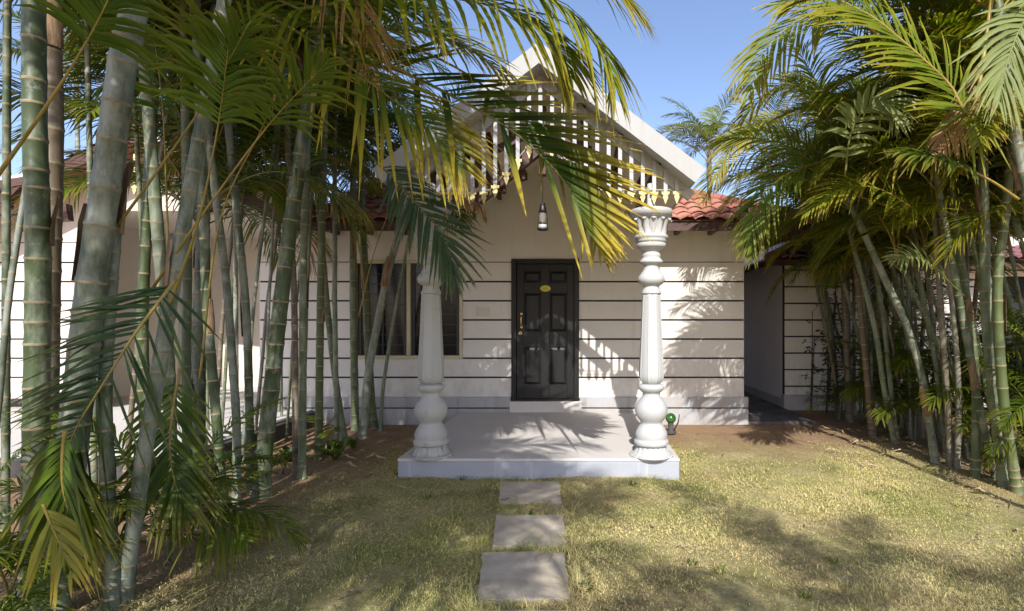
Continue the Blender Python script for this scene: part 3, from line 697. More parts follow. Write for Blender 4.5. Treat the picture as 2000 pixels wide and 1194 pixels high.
# lantern
lt = thing('lantern', 'black hurricane lantern with a clear glass, hanging on a wire under the porch gable', 'lantern', (PX0, YT, at(0, 452, YT).z))
def lp(mb, name, m_): return rel(lt, mb).build(name, m_, lt)
lz = lambda y: at(0, 380+y/13.27, YT).z; lr = YT/F/13.27; lc = (PX0, YT, 0)
lp(MB().tube([(PX0, YT, 3.02), (PX0, YT, lz(200))], .0028, 6), 'wire', M['lantern_black'])
mb = MB(); mb.lathe([(20*lr, lz(205)), (25*lr, lz(232)), (70*lr, lz(236)), (68*lr, lz(268)), (62*lr, lz(285)), (80*lr, lz(330)), (94*lr, lz(395)), (98*lr, lz(455)), (86*lr, lz(470)), (60*lr, lz(472))], 24, 0, lc)
lp(mb, 'cap', M['lantern_black'])
lp(MB().lathe([(58*lr, lz(473)), (78*lr, lz(520)), (88*lr, lz(600)), (84*lr, lz(690)), (66*lr, lz(748))], 24, 0, lc), 'glass_chimney', M['lamp_glass'])
mb = MB(); mb.lathe([(70*lr, lz(749)), (100*lr, lz(752)), (100*lr, lz(782)), (104*lr, lz(786))], 24, 0, lc); mb.lathe([(106*lr, lz(786.5)), (112*lr, lz(885))], 24, 1, lc)
mb.lathe([(118*lr, lz(886)), (138*lr, lz(900)), (138*lr, lz(925)), (90*lr, lz(930))], 24, 0, lc)
for s in (-1, 1): mb.tube([(PX0+s*135*lr, YT, lz(905)), (PX0+s*122*lr, YT, lz(800)), (PX0+s*118*lr, YT, lz(640)), (PX0+s*100*lr, YT, lz(440))], .0045, 6)
lp(mb, 'fuel_base', [M['lantern_black'], M['tin']])

# green glass ball on a little dark stand beside the porch
m, nt, b = new_mat('green_gloss'); p = objco(nt)
vo = N(nt, 'ShaderNodeTexVoronoi'); vo.inputs['Scale'].default_value = 9; L(nt, p, vo.inputs['Vector'])
sep = N(nt, 'ShaderNodeSeparateColor'); L(nt, vo.outputs['Color'], sep.inputs[0])
L(nt, ramp(nt, sep.outputs[0], [(.0, (.012, .05, .01)), (.3, (.02, .085, .015)), (.6, (.035, .12, .025)), (.8, (.06, .15, .04)), (.84, (.6, .64, .6))]), b.inputs['Base Color'])  # whitish cells paint reflections into the green
b.inputs['Roughness'].default_value = .12; M['green_gloss'] = m
gc = at(1310, 817, 6.9)
gb = thing('garden_ball', 'shiny green glass ball on a small dark stand beside the right column', 'garden ornament', (gc.x, gc.y, 0))
mb = MB(); r = .07
mb.lathe([(r*math.sin(math.pi*max(.02, min(.98, i/16))), gc.z-r*math.cos(math.pi*i/16)) for i in range(17)], 32, 0, (gc.x, gc.y, 0)); rel(gb, mb).build('ball', M['green_gloss'], gb)
mb = MB(); mb.lathe([(.06, -.02), (.075, .0), (.07, .02), (.035, .035), (.04, gc.z-r*.86)], 18, 0, (gc.x, gc.y, 0)); mb.tube([gc+V((.03, .02, -gc.z)), gc+V((.10, 0, -.06)), gc+V((.12, .01, .05))], [.012, .01, .006], 6)
rel(gb, mb).build('stand', M['kerb'], gb)

# ---------------------------------------------------------------- left cottage (gabled wing, open porch behind the palms)
lc_ = thing('cottage', 'cream cottage wing behind the left palms with red tiled gable and open porch', 'house', (-6.2, YW, 0))
def lput(mb, name, mats, parent=None): rel(lc_, mb); return mb.build(name, mats, parent or lc_)
LX = wx(205); LT = wz(412); AX, AZ, LS = -6.2, 4.15, .5
mb = MB(); banded(mb, -11.5, LX, YW, .36, wz(475), [wz(513+37.4*i) for i in range(7)], ((-10.6, -9.3, .0, 2.2),))
mb.box(-11.5, LX, YW, YW+.12, wz(475)+.013, LT, 0)
mb.box(-11.497, LX-.003, YW+.016, YW+.11, wz(475), wz(475)+.013, 1)
gw = 2.35
mb.prism([V((-11.5, YW, LT+.001)), V((XL-.002, YW, LT+.001)), V((XL-.002, YW, AZ-LS*(XL-AX)-.12)), V((AX, YW, AZ-.12)), V((-11.5, YW, AZ-LS*5.3-.12 if AZ-LS*5.3-.12 > LT+.01 else LT+.01))], (0, 0, 0), (0, .12, 0), 0)
mb.box(XL-.002, XL+.9, YW+.0, YW+.11, EZ+.251, EZ+.252, 0)
lput(mb, 'wall', [M['smooth_wall'], M['groove']])
mb = MB()                                            # recess: angled back wall, ceiling, side
pts = [(-9.2, 7.75), (-8.05, 8.78), (-7.39, 10.08), (XL-.001, 10.5)]
for (xa, ya), (xb, yb) in zip(pts[:-1], pts[1:]): mb.add([(xa, ya, 0), (xb, yb, 0), (xb, yb, LT+.02), (xa, ya, LT+.02)], [(0, 1, 2, 3)]); mb.add([(xa, ya+.1, 0), (xb, yb+.1, 0), (xb, yb+.1, LT+.02), (xa, ya+.1, LT+.02)], [(3, 2, 1, 0)])
mb.box(-9.2, XL-.003, YW+.121, 10.7, LT-.0, LT+.1)
mb.box(-7.2, XL-.004, 10.25, 10.35, LT-.22, LT-.001)
lput(mb, 'porch_wall', M['smooth_wall'])
FX1 = -3.95; mb = MB(); mb.box(-12, XL-.061, 5.0, 10.8, -.05, .2, 0, .01); mb.box(XL-.06, FX1, 5.0, YW-.052, -.05, .2, 0, .01)
lput(mb, 'porch_floor', M['bright_floor'])
mb = MB(); mb.box(-12, FX1-.01, 4.93, 4.999, -.05, .17, 0, .01); mb.box(FX1+.001, FX1+.12, 4.93, YW-.053, -.05, .19, 0, .01); lput(mb, 'kerb', M['kerb'])
mb = MB(); ye = 7.02; u = V((0, 1, 0))               # right slope of the gable roof, with its rake
c_ = 1/math.sqrt(1+LS*LS); run = AX+2.75-AX
dwn = V((c_, 0, -LS*c_)); tiles(mb, V((AX+2.30, ye, AZ-LS*2.30)), V((0, 1, 0)), V((-c_, 0, LS*c_)), lambda a, b_: a < 6.5 and b_ < 2.30/c_, 6.5, 2.30/c_+.1, seed=4)
tiles(mb, V((AX-2.9, ye+6.5, AZ-LS*2.9)), V((0, -1, 0)), V((c_, 0, LS*c_)), lambda a, b_: a < 6.5 and b_ < 2.9/c_, 6.5, 2.9/c_+.1, seed=5)
mb.add([(AX, ye, AZ-.01), (AX, ye+6.5, AZ-.01), (AX+2.30, ye+6.5, AZ-LS*2.30-.01), (AX+2.30, ye, AZ-LS*2.30-.01)], [(0, 1, 2, 3)])
mb.add([(AX, ye, AZ-.01), (AX, ye+6.5, AZ-.01), (AX-2.9, ye+6.5, AZ-LS*2.9-.01), (AX-2.9, ye, AZ-LS*2.9-.01)], [(3, 2, 1, 0)])
for i in range(18): mb.tube([(AX, ye+i*.36, AZ+.03), (AX, ye+i*.36+.4, AZ+.045)], [.09, .07], 8)
lput(mb, 'tile_roof', M['tile'])
mb = MB()
mb.bar((AX+.0, ye+.02, AZ-.10), (AX+2.42, ye+.02, AZ-LS*2.42-.10), .04, .15); mb.bar((AX-.01, ye+.02, AZ-.10), (AX-3.0, ye+.02, AZ-LS*3.0-.10), .04, .15)
mb.bar((AX+.0, ye+.10, AZ-.20), (AX+2.42, ye+.10, AZ-LS*2.42-.20), .06, .12)
lput(mb, 'rake_board', M['fascia'])
mb = MB()
for i in range(14):
    d = .35+i*.145; mb.tube([(AX+d, ye-.02, AZ-LS*d-.015), (AX+d, ye+.06, AZ-LS*d-.015)], [.045, .045], 12)
lput(mb, 'tile_ends', M['tile_end'])
mb = MB(); xc, yc = at(347, 0, 9.75).x, 9.75         # slim round column with fluted cap
mb.lathe([(.19, .2), (.19, .27), (.15, .30), (.125, .34), (.12, 1.4), (.108, 2.72), (.13, 2.74), (.13, 2.78), (.11, 2.80)], 32, 0, (xc, yc, 0))
mb.lathe([(.11, 2.80), (.13, 2.9), (.17, 3.0), (.21, 3.04), (.21, LT-.002)], 64, 0, (xc, yc, 0), lambda t, i: 1-.08*(1-abs(math.sin(10*t)))**2 if i in (1, 2) else 1)
lput(mb, 'porch_column', M['white'])
mb = MB(); yt = 5.9                                   # broken brown trellis beams at the far left
for (a, b_, w_) in (((-60, 372), (70, 352), .09), ((-80, 415), (136, 408), .10), ((-90, 440), (138, 424), .09), ((10, 400), (50, 358), .07), ((60, 430), (120, 385), .05)):
    mb.bar(at(a[0], a[1], yt), at(b_[0], b_[1], yt+.2), w_, w_)
lput(mb, 'trellis_beam', M['timber'])
mb = MB()
p0, p1 = at(312, 235, 7.3), at(392, 415, 7.3)        # pale gable board and two pendants
mb.bar(at(318, 262, 6.9), at(386, 408, 6.9), .03, .17)
lput(mb, 'gable_board', M['old_white'])
for px in (262, 320):
    q = at(px, 362, 6.9); mb = MB(); mb.prism([V((v.x, v.y, v.z)) for v in pendant_poly(q.x, q.z, q.y)], (0, 0, 0), (0, .014, 0)); mb.box(q.x-.012, q.x+.012, q.y, q.y+.014, q.z+.001, q.z+.42); lput(mb, 'pendant', M['pendant'])
mb = MB(); mb.box(-10.6, -9.3, YW+.05, YW+.07, .0, 2.2); lput(mb, 'door', M['door'])

# ---------------------------------------------------------------- right cottage
YR = 8.8; SR = F/YR
rx = lambda px: (px-CX)/SR
rz = lambda py: CH-(py-CY)/SR
rc = thing('cottage', 'grooved white cottage behind the right palms with shaded red tiled eave and lilac side wall', 'house', (6, YR, 0))
def rput(mb, name, mats, parent=None): rel(rc, mb); return mb.build(name, mats, parent or rc)
RX0 = rx(1533)
mb = MB(); banded(mb, RX0, 12, YR, .24, rz(498), [rz(528+32.4*i) for i in range(8)], ((rx(1955), rx(2075), .1, rz(540)), (rx(1690), rx(1740), rz(700), rz(545))))
mb.box(RX0, 12, YR, YR+.12, rz(498), 2.95, 0)
rput(mb, 'wall', [M['wall'], M['groove']])
mb = MB(); mb.box(RX0, RX0+.1, YR+.121, 14, 0, 2.95); rput(mb, 'side_wall', M['lilac_wall'])
mb = MB(); mb.box(RX0-.03, rx(1955), YR-.04, YR+.1, -.05, .235, 0, .006); mb.box(RX0-.03, RX0-.001, YR+.101, 14, -.05, .16, 0, .004); rput(mb, 'plinth', M['plinth'])
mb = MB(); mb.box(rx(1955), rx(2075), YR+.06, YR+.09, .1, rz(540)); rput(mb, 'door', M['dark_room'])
mb = MB(); mb.box(rx(1690)+.04, rx(1740)-.04, YR+.05, YR+.06, rz(700)+.04, rz(545)-.04); wn = rput(mb, 'window', M['glass'])
mb = MB(); x0, x1, z0, z1 = rx(1690), rx(1740), rz(700), rz(545)
mb.box(x0, x0+.04, YR-.015, YR+.1, z0, z1); mb.box(x1-.04, x1, YR-.015, YR+.1, z0, z1); mb.box(x0+.04, x1-.04, YR-.014, YR+.1, z0, z0+.04); mb.box(x0+.04, x1-.04, YR-.014, YR+.1, z1-.04, z1)
rput(mb, 'window_frame', M['window_frame'], wn)
mb = hip_roof(3.0, 12.6, 8.2, 15.5, 2.50, .42, '', True, True, 6); rput(mb, 'tile_roof', M['tile_shaded'])
mb = MB(); mb.box(3.01, 12.5, 8.23, 8.26, 2.40, 2.49); mb.box(3.01, 3.04, 8.261, 15.4, 2.40, 2.49); rput(mb, 'fascia', M['fascia'])
mb = MB(); mb.box(3.05, 12.5, 8.262, YR+.05, 2.47, 2.48); rput(mb, 'soffit', M['ceiling'])
mb = MB(); mb.box(XR+.02, RX0-.035, 7.55, 14, -.04, .02, 0, .004); struct(mb.build('path', M['paving']))

# ================================================================ palms
def catmull(pts, n):
    pts = [V(p) for p in pts]; P = [pts[0]*2-pts[1]] + pts + [pts[-1]*2-pts[-2]]; out = []
    segs = len(pts)-1
    for i in range(n+1):
        t = i/n*segs; k = min(int(t), segs-1); t -= k; a, b_, c, d = P[k:k+4]
        out.append(.5*((2*b_)+(-a+c)*t+(2*a-5*b_+4*c-d)*t*t+(-a+3*b_-3*c+d)*t**3))
    return out
def frond_mesh(name, pts, nrm=None, Lm=.5, pet=.22, n=40, w=.026, lift=.35, droop=.45, r0=.012, mats=('rachis', 'leaf'), seed=0, rag=.08, sides=(1, 1), a0=64, a1=24):
    """pinnate palm leaf along a rachis: two rows of folded, drooping leaflets"""
    rs = random.Random(seed); NP = 26; path = catmull(pts, NP); k = NP+1
    tang = [(path[min(i+1, NP)]-path[max(i-1, 0)]).normalized() for i in range(k)]
    norms = []; cur = V(nrm) if nrm else V((0, 0, 1))
    if not nrm:
        if abs(tang[0].z) > .97: cur = V((-1, 0, .2))
    for t in tang:
        base = V(nrm) if nrm else cur
        cur = base-t*base.dot(t); cur = cur.normalized() if cur.length > 1e-3 else t.orthogonal().normalized(); norms.append(cur)
    mb = MB(); mb.tube(path, [r0*(1-.85*(i/NP)) for i in range(k)], 5, 0)
    nv0 = len(mb.v); vs = mb.v; tips = [0.0]*nv0; var = [0.0]*nv0
    down = V((0, 0, -1))
    for j in range(n):
        for si, sd in enumerate((-1, 1)):
            if sides[si] == 0 or rs.random() < rag or (sides[si] < 1 and rs.random() > sides[si]): continue
            u = (j+.5+rs.uniform(-.3, .3))/n; t = pet+(1-pet)*u
            x = min(t*NP, NP-1e-3); i = int(x); fr = x-i
            p = path[i].lerp(path[i+1], fr); T = tang[i].lerp(tang[i+1], fr).normalized(); Nn = norms[i]; S = T.cross(Nn).normalized()
            A = R(a0+(a1-a0)*u+rs.uniform(-6, 6)); ln = Lm*(.62+.38*math.sin(math.pi*min(1, u*1.1)))*(1-.55*u**4)*rs.uniform(.86, 1.08)
            d = (T*math.cos(A)+S*sd*math.sin(A)+Nn*(lift+rs.uniform(-.12, .12))).normalized()
            dr = droop*rs.uniform(.6, 1.35); ww = w*rs.uniform(.8, 1.15)*(1-.35*u**3); vv = rs.random()
            sag = V((rs.uniform(-.08, .08), rs.uniform(-.08, .08), 0)); o = len(vs); SEG = 4; cs_ = []
            for q in range(SEG+1):
                s = q/SEG; cs_.append(p+d*(ln*s)+(down*dr+sag)*(ln*s*s))
            for q in range(SEG+1):
                s = q/SEG; tt = (cs_[min(q+1, SEG)]-cs_[max(q-1, 0)]).normalized(); wv = tt.cross(Nn)
                wv = wv.normalized() if wv.length > 1e-3 else S; nn = wv.cross(tt)
                hw = ww*(.42, 1, .92, .62, .06)[q]*.5
                vs.append(tuple(cs_[q]-wv*hw+nn*hw*.45)); vs.append(tuple(cs_[q])); vs.append(tuple(cs_[q]+wv*hw+nn*hw*.45))
                tips += [s*.8+u*.25]*3; var += [vv]*3
            for q in range(SEG):
                b_ = o+q*3
                mb.f += [(b_, b_+1, b_+4, b_+3), (b_+1, b_+2, b_+5, b_+4)]; mb.m += [1, 1]; mb.sm += [True, True]
    me = bpy.data.meshes.new(name); me.from_pydata(mb.v, [], mb.f)
    for m_ in mats: me.materials.append(M[m_])
    me.polygons.foreach_set('material_index', mb.m); me.polygons.foreach_set('use_smooth', mb.sm)
    for nm, dat in (('tip', tips), ('var', var)):
        a = me.attributes.new(nm, 'FLOAT', 'POINT'); a.data.foreach_set('value', dat)
    me.update(); return me
def arc(length, e0, e1, side=0):
    """rachis rising at e0 degrees and ending at e1"""
    pts = [V((0, 0, 0))]; n = 8
    for i in range(n):
        s = (i+.5)/n; e = R(e0+(e1-e0)*s**1.25); pts.append(pts[-1]+V((math.cos(e), side*s*.5, math.sin(e))).normalized()*length/n)
    return pts
PROTO = []
specs = [(78, 25), (70, -5), (66, -30), (60, -48), (52, -58), (44, -66), (72, 5), (58, -35), (36, -68), (64, -15)]
for i, (e0, e1) in enumerate(specs):
    PROTO.append(frond_mesh('frond', arc(1.75, e0, e1, rnd.uniform(-.6, .6)), None, .50, .20, 52, .021, .30, .50, .011, ('rachis' if i % 3 else 'rachis_yellow', 'leaf'), 100+i))
YPROTO = [frond_mesh('frond', arc(1.65, e0, e1, rnd.uniform(-.5, .5)), None, .46, .22, 38, .026, .2, .6, .011, ('rachis_yellow', 'leaf_yellow'), 200+i, .12) for i, (e0, e1) in enumerate(((52, -50), (40, -62), (60, -30)))]
GPROTO = [frond_mesh('frond', arc(1.7, e0, e1, rnd.uniform(-.6, .6)), None, .47, .20, 52, .019, .32, .42, .011, ('rachis_yellow', 'leaf_gold'), 150+i) for i, (e0, e1) in enumerate(((80, 30), (74, 5), (68, -20), (62, -40), (54, -52), (48, -60)))]
DPROTO = [frond_mesh('frond', arc(1.3, 5, -85, .3), None, .38, .25, 30, .020, -.1, 1.0, .010, ('rachis_dead', 'leaf_dead'), 300, .3)]
SMALL = [frond_mesh('frond', arc(.85, e0, e1, rnd.uniform(-.5, .5)), None, .30, .18, 22, .018, .3, .45, .006, ('rachis', 'leaf'), 400+i) for i, (e0, e1) in enumerate(((80, 20), (68, -10), (58, -30), (48, -45)))]
MIDP = [frond_mesh('frond', arc(1.2, e0, e1, rnd.uniform(-.5, .5)), None, .38, .2, 32, .022, .3, .5, .009, ('rachis', 'leaf'), 450+i) for i, (e0, e1) in enumerate(((76, 10), (66, -20), (56, -42), (46, -55)))]

def cane_mesh(path, r0, r1, seed, mat='cane', node=.22, flare=1.25):
    rs = random.Random(seed); n = 60; P_ = catmull(path, n); Ls = [0]
    for a, b_ in zip(P_[:-1], P_[1:]): Ls.append(Ls[-1]+(b_-a).length)
    tot = Ls[-1]
    def atl(s):
        s = max(0, min(tot, s))
        for i in range(n):
            if Ls[i+1] >= s: return P_[i].lerp(P_[i+1], (s-Ls[i])/max(1e-6, Ls[i+1]-Ls[i]))
        return P_[-1]
    pts, rad, mi = [], [], []; s = 0
    def add(s_, k, m_): pts.append(atl(s_)); f_ = s_/tot; rad.append((r0+(r1-r0)*f_)*k*(1+(flare-1)*max(0, 1-s_/.25)**2)); mi.append(m_)
    add(0, 1.05, 0)
    while s < tot-.05:
        st = node*rs.uniform(.55, 1.4)*(1.0-.35*s/tot)*(0.45 if s < .18 else 1); e = min(tot-.006, s+st)
        add(s+(e-s)*.10, .985, 0); add(s+(e-s)*.5, .96, 0); add(e-.013, 1.0, 1); add(e-.006, 1.065, 1); add(e, 1.05, 0); s = e
    mb = MB(); mb.tube(pts, rad, 14, mi[:-1]); return mb
GOLD = 2.39996
def crown(root, top, r1, n, scale, seed, protos=None, az_bias=None, dirt=0, shaft=.55, mat='cane_green', low=0.0, tdir=None):
    """crownshaft and a spiral of fronds, each a part of the palm"""
    rs = random.Random(seed); t = (tdir or V((0, 0, 1))).normalized()
    mb = MB(); top2 = top+t*shaft
    mb.tube([top, top+t*.05, top+t*shaft*.5, top+t*shaft*.9, top2], [r1*1.02, r1*1.18, r1*1.05, r1*.75, r1*.45], 12)
    rel(root, mb).build('crownshaft', M[mat], root)
    ph = rs.uniform(0, 6.28)
    for i in range(n):
        f_ = i/max(1, n-1)                                  # 0: youngest and erect, 1: oldest and hanging
        pr = protos or PROTO
        if protos is None:
            cand = [0, 6, 1, 9, 2, 7, 3, 4, 5, 8]; me = PROTO[cand[min(9, int(f_*9.99))]]
            if f_ > .6 and rs.random() < .22: me = rs.choice(YPROTO)
        elif len(pr) == 6 and rs.random() < .3: me = PROTO[min(9, int(f_*9.99))]
        else: me = pr[min(len(pr)-1, int(f_*len(pr)))]
        az = ph+i*GOLD+rs.uniform(-.25, .25)
        if az_bias is not None and rs.random() < az_bias[1]: az = az_bias[0]+rs.uniform(-1.0, 1.0)
        o = link('frond', me, root, top+t*(shaft*(1-.55*f_)-.02)-root.location)
        o.rotation_euler = (rs.uniform(-.25, .25), rs.uniform(-.12, .12), az)
        sc = scale*rs.uniform(.82, 1.12); o.scale = (sc, sc, sc)
    if dirt and rs.random() < dirt:
        o = link('frond', DPROTO[0], root, top-root.location); o.rotation_euler = (0, 0, rs.uniform(0, 6.28)); o['label'] = 'dead brown hanging frond'
HERO = []
def palm(label, pix, Y, rad, ztop, nf, scale, seed, mat='cane', group=None, bias=None, base_y=None, shaft=.5, node=.22, dY=0., r1k=.8, protos=None, dirt=.1):
    """cane traced as pixels at distance Y, base on the ground"""
    if base_y: Y = gy(base_y)
    pts = [at(x, y, Y) for x, y in pix]                    # top to bottom
    nf += 3; d = (pts[-1]-pts[-2]).normalized(); base = pts[-1]+d*((pts[-1].z+.03)/max(.2, -d.z)) if pts[-1].z > -.03 else pts[-1]
    if abs(base.z) > .1: base = V((base.x, base.y, -.03))
    path = [base]+[p for p in pts[::-1] if p.z > base.z+.12]
    u = (path[-1]-path[-2]).normalized()
    if path[-1].z < ztop-.1: path.append(path[-1]+u*((ztop-path[-1].z)/max(.4, u.z)))
    H = path[-1].z
    path = [V((p.x, p.y+dY*max(0, p.z)/max(1, H), p.z)) for p in path]
    root = thing('areca_palm', label, 'palm', (base.x, base.y, 0), group)
    mb = cane_mesh(path, rad, rad*r1k, seed, mat, node); rel(root, mb).build('trunk', [M[mat], M['ring']], root)
    r_ = random.Random(seed+9)
    if rad > .03 and r_.random() < .75:                  # papery old leaf sheath still clasping the cane
        for _ in range(r_.choice((1, 1, 2))):
            f_ = r_.uniform(.15, .85)*(len(path)-1); i_ = int(f_); p_ = path[i_].lerp(path[i_+1], f_-i_); t_ = (path[i_+1]-path[i_]).normalized(); o_ = t_.orthogonal().normalized(); b_ = t_.cross(o_)
            a0 = r_.uniform(0, 6.28); sw = r_.uniform(1.2, 2.6); ln = r_.uniform(.15, .4); rr = rad*1.12; ms_ = MB(); K = 7; g = []
            for q in range(5):
                for k_ in range(K+1):
                    a_ = a0+sw*(k_/K-.5)*(1-.75*(q/4)**2); rad_ = rr*(1.0+.28*(q/4)**2*r_.uniform(.5, 1.5)); g.append(p_+t_*(-ln*.15+ln*q/4)+(o_*math.cos(a_)+b_*math.sin(a_))*rad_)
            ms_.add(g, [(q*(K+1)+k_, q*(K+1)+k_+1, (q+1)*(K+1)+k_+1, (q+1)*(K+1)+k_) for q in range(4) for k_ in range(K)], 0, True)
            rel(root, ms_).build('sheath', M['sheath'], root)
    crown(root, path[-1], rad*r1k, nf, scale, seed, protos, bias, dirt, shaft, tdir=u)
    TOPS[label] = path[-1]+u*shaft
    return root
TOPS = {}
LG, RG = 'palm canes in the left hedge', 'palm canes in the right hedge'
P = {}
def pl(key, *a, **k): P[key] = palm(*a, **k)
# ---- left hedge, measured cane by cane (top pixel first)
pl('l1', 'thick upright palm cane with dark green middle, nearest the left edge of the photo', [(66, 20), (68, 250), (74, 450), (74, 620), (68, 1000)], 2.75, .057, 4.6, 9, 1.1, 1, group=LG, bias=(2.6, .5), node=.21)
pl('l2', 'brownish cane hugging the back of the thick cane at the left edge', [(98, 20), (104, 250), (96, 600), (90, 1000)], 3.1, .055, 4.5, 8, 1.1, 2, mat='cane_brown', group=LG, bias=(2.6, .4))
pl('l3', 'thickest grey green palm cane, leaning right as it rises on the left', [(262, 20), (240, 120), (205, 380), (178, 560), (150, 800), (128, 980), (104, 1150)], 2.62, .067, 4.6, 9, 1.15, 3, group=LG, bias=(1.6, .5), node=.24)
pl('l4', 'cane with ringed pale foot at the bottom left, beside the leaning thick one', [(226, 420), (206, 720), (208, 895), (217, 1090), (218, 1180)], 2.72, .034, 3.6, 7, .9, 4, group=LG, bias=(2.2, .5))
pl('l5', 'cane leaning sharply right above the low fern like frond', [(352, 480), (327, 619), (304, 760), (281, 895), (241, 1172)], 2.78, .039, 3.9, 8, 1.0, 5, group=LG, bias=(1.8, .6))
pl('l6', 'pale cane passing in front of the white column of the cream wing', [(292, 330), (279, 600), (281, 760), (288, 900)], 4.3, .045, 4.3, 8, 1.0, 6, group=LG, bias=(2.4, .5))
pl('l7', 'olive cane between the pale one and the white column, bending left', [(296, 300), (308, 450), (322, 610), (332, 800), (330, 960)], 4.0, .047, 4.3, 7, 1.0, 7, mat='cane_green', group=LG)
pl('l8', 'slim dark cane just right of the white column of the cream wing', [(362, 240), (366, 500), (364, 700), (366, 950)], 4.2, .036, 4.2, 7, 1.0, 8, mat='cane_green', group=LG)
pl('l9', 'tall white dusted cane with close rings rising in the middle of the left hedge', [(417, 100), (399, 300), (396, 480), (389, 640), (387, 935)], None, .056, 4.4, 9, 1.05, 9, group=LG, base_y=972, node=.2)
pl('l10', 'grey green cane leaning left, left one of the four over the bright porch floor', [(398, 440), (404, 600), (412, 695), (427, 870), (437, 1010)], None, .036, 3.9, 7, .95, 10, group=LG, base_y=1010)
pl('l11', 'grey cane leaning left, second of the four over the bright porch floor', [(420, 372), (442, 553), (455, 720), (462, 835), (462, 985)], None, .033, 3.8, 7, .95, 11, group=LG, base_y=985)
pl('l12', 'cane with a yellow brown stained middle, rightmost of four over the bright porch floor', [(456, 352), (480, 598), (487, 800), (490, 955)], None, .036, 3.9, 7, .95, 12, group=LG, base_y=958)
pl('l13', 'big smooth grey green cane leaning right before the wall corner, ringed at its foot', [(598, 230), (582, 340), (562, 480), (545, 620), (530, 760), (516, 890), (511, 966)], None, .068, 4.0, 7, 1.05, 13, group=LG, base_y=966, node=.3)
pl('l14', 'thin dark brown cane right behind the big leaning cane', [(570, 480), (575, 604), (578, 920)], None, .033, 3.6, 7, .9, 14, mat='cane_brown', group=LG, base_y=922)
pl('l15', 'straight green cane left of the window, first right of the dark brown one', [(600, 281), (594, 450), (592, 598), (590, 930)], None, .038, 4.0, 7, .95, 15, mat='cane_green', group=LG, base_y=930)
pl('l16', 'straight olive cane standing midway between the big leaning cane and the window', [(630, 400), (626, 594), (622, 890)], None, .043, 3.9, 8, .9, 16, mat='cane_green', group=LG, base_y=893)
pl('l17', 'thin cane slanting down to the right near the window, foot beside the wall plinth', [(628, 470), (640, 609), (655, 740), (673, 860)], None, .040, 3.7, 6, .85, 17, mat='cane_green', group=LG, base_y=862)
pl('l18', 'thinnest upright cane left of the window frame', [(654, 480), (654, 594), (658, 868)], None, .031, 3.7, 6, .85, 18, mat='cane_green', group=LG, base_y=868)
pl('l19', 'green cane crossing the left edge of the window frame', [(690, 430), (690, 594), (694, 835)], None, .053, 3.7, 7, .8, 19, mat='cane_green', group=LG, base_y=838)
pl('l20', 'cane in front of the left window pane, bending left as it rises', [(709, 445), (716, 600), (723, 752), (730, 835)], None, .058, 3.5, 7, .8, 20, mat='cane_green', group=LG, base_y=832)
pl('l21', 'scuffed pale cane leaning right across the left window pane', [(772, 480), (756, 540), (736, 640), (718, 740), (709, 852)], None, .053, 3.2, 7, .75, 21, group=LG, base_y=852)
pl('l22', 'thinnest green stem slanting across the window, nearest the left porch column', [(792, 500), (768, 630), (748, 760), (744, 835)], None, .026, 3.0, 5, .7, 22, mat='cane_green', group=LG, base_y=838, protos=MIDP)
# ---- right hedge
pl('r1', 'brown cane at the far end of the right hedge, before the grooved wall', [(1646, 500), (1652, 640), (1660, 822)], None, .052, 2.6, 8, .95, 31, mat='cane_brown', group=RG, dirt=0, bias=(.3, .75), protos=GPROTO, base_y=822)
pl('r2', 'cane with a flared pale foot in the far part of the right hedge', [(1672, 520), (1684, 640), (1696, 760), (1703, 848)], None, .046, 2.6, 8, 1.0, 32, mat='cane_brown', group=RG, dirt=0, bias=(.3, .75), protos=GPROTO, base_y=850)
pl('r3', 'sunlit left cane of a close slanting pair in the right hedge', [(1672, 500), (1708, 640), (1727, 760), (1747, 864)], None, .034, 2.7, 8, 1.0, 33, mat='cane_green', group=RG, dirt=0, bias=(.3, .75), protos=GPROTO, base_y=866)
pl('r4', 'shaded right cane of a close slanting pair in the right hedge', [(1706, 500), (1727, 640), (1740, 760), (1752, 858)], None, .031, 2.6, 7, 1.0, 34, mat='cane_green', group=RG, dirt=0, bias=(.3, .75), protos=GPROTO, base_y=858)
pl('r5', 'pale scuffed cane with an orange patch, leaning left in the middle of the right hedge', [(1726, 540), (1772, 640), (1800, 735), (1816, 830), (1826, 900)], None, .041, 2.45, 9, 1.05, 35, group=RG, dirt=0, protos=GPROTO, base_y=900, bias=(2.6, .4))
pl('r6', 'orange brown cane in front of the white wall gap in the right hedge', [(1830, 480), (1840, 640), (1848, 760), (1856, 905)], None, .034, 2.6, 8, 1.0, 36, mat='cane_brown', group=RG, dirt=0, protos=GPROTO, base_y=905)
pl('r7', 'slim orange cane right of the white wall gap in the right hedge', [(1850, 520), (1864, 640), (1872, 760), (1870, 908)], None, .028, 2.6, 7, 1.0, 37, mat='cane_brown', group=RG, dirt=0, protos=GPROTO, base_y=910)
pl('r8', 'green cane curving left, left neighbour of the whitish ringed one on the right', [(1876, 500), (1896, 640), (1906, 760), (1905, 930)], None, .039, 2.6, 9, 1.05, 38, mat='cane_green', group=RG, dirt=0, protos=GPROTO, base_y=930, bias=(2.8, .4))
pl('r9', 'whitish ringed cane slanting down to its foot near the right edge', [(1880, 620), (1909, 774), (1926, 855), (1946, 932)], None, .036, 2.5, 8, 1.05, 39, group=RG, dirt=0, protos=GPROTO, base_y=934, bias=(2.6, .4), node=.17)
pl('r10', 'tall pale cane at the right, thick and straight above the dark doorway', [(1922, 440), (1926, 600), (1940, 760), (1962, 945)], None, .052, 3.1, 9, 1.1, 40, mat='cane_green', group=RG, dirt=0, protos=GPROTO, base_y=946, bias=(2.8, .4))
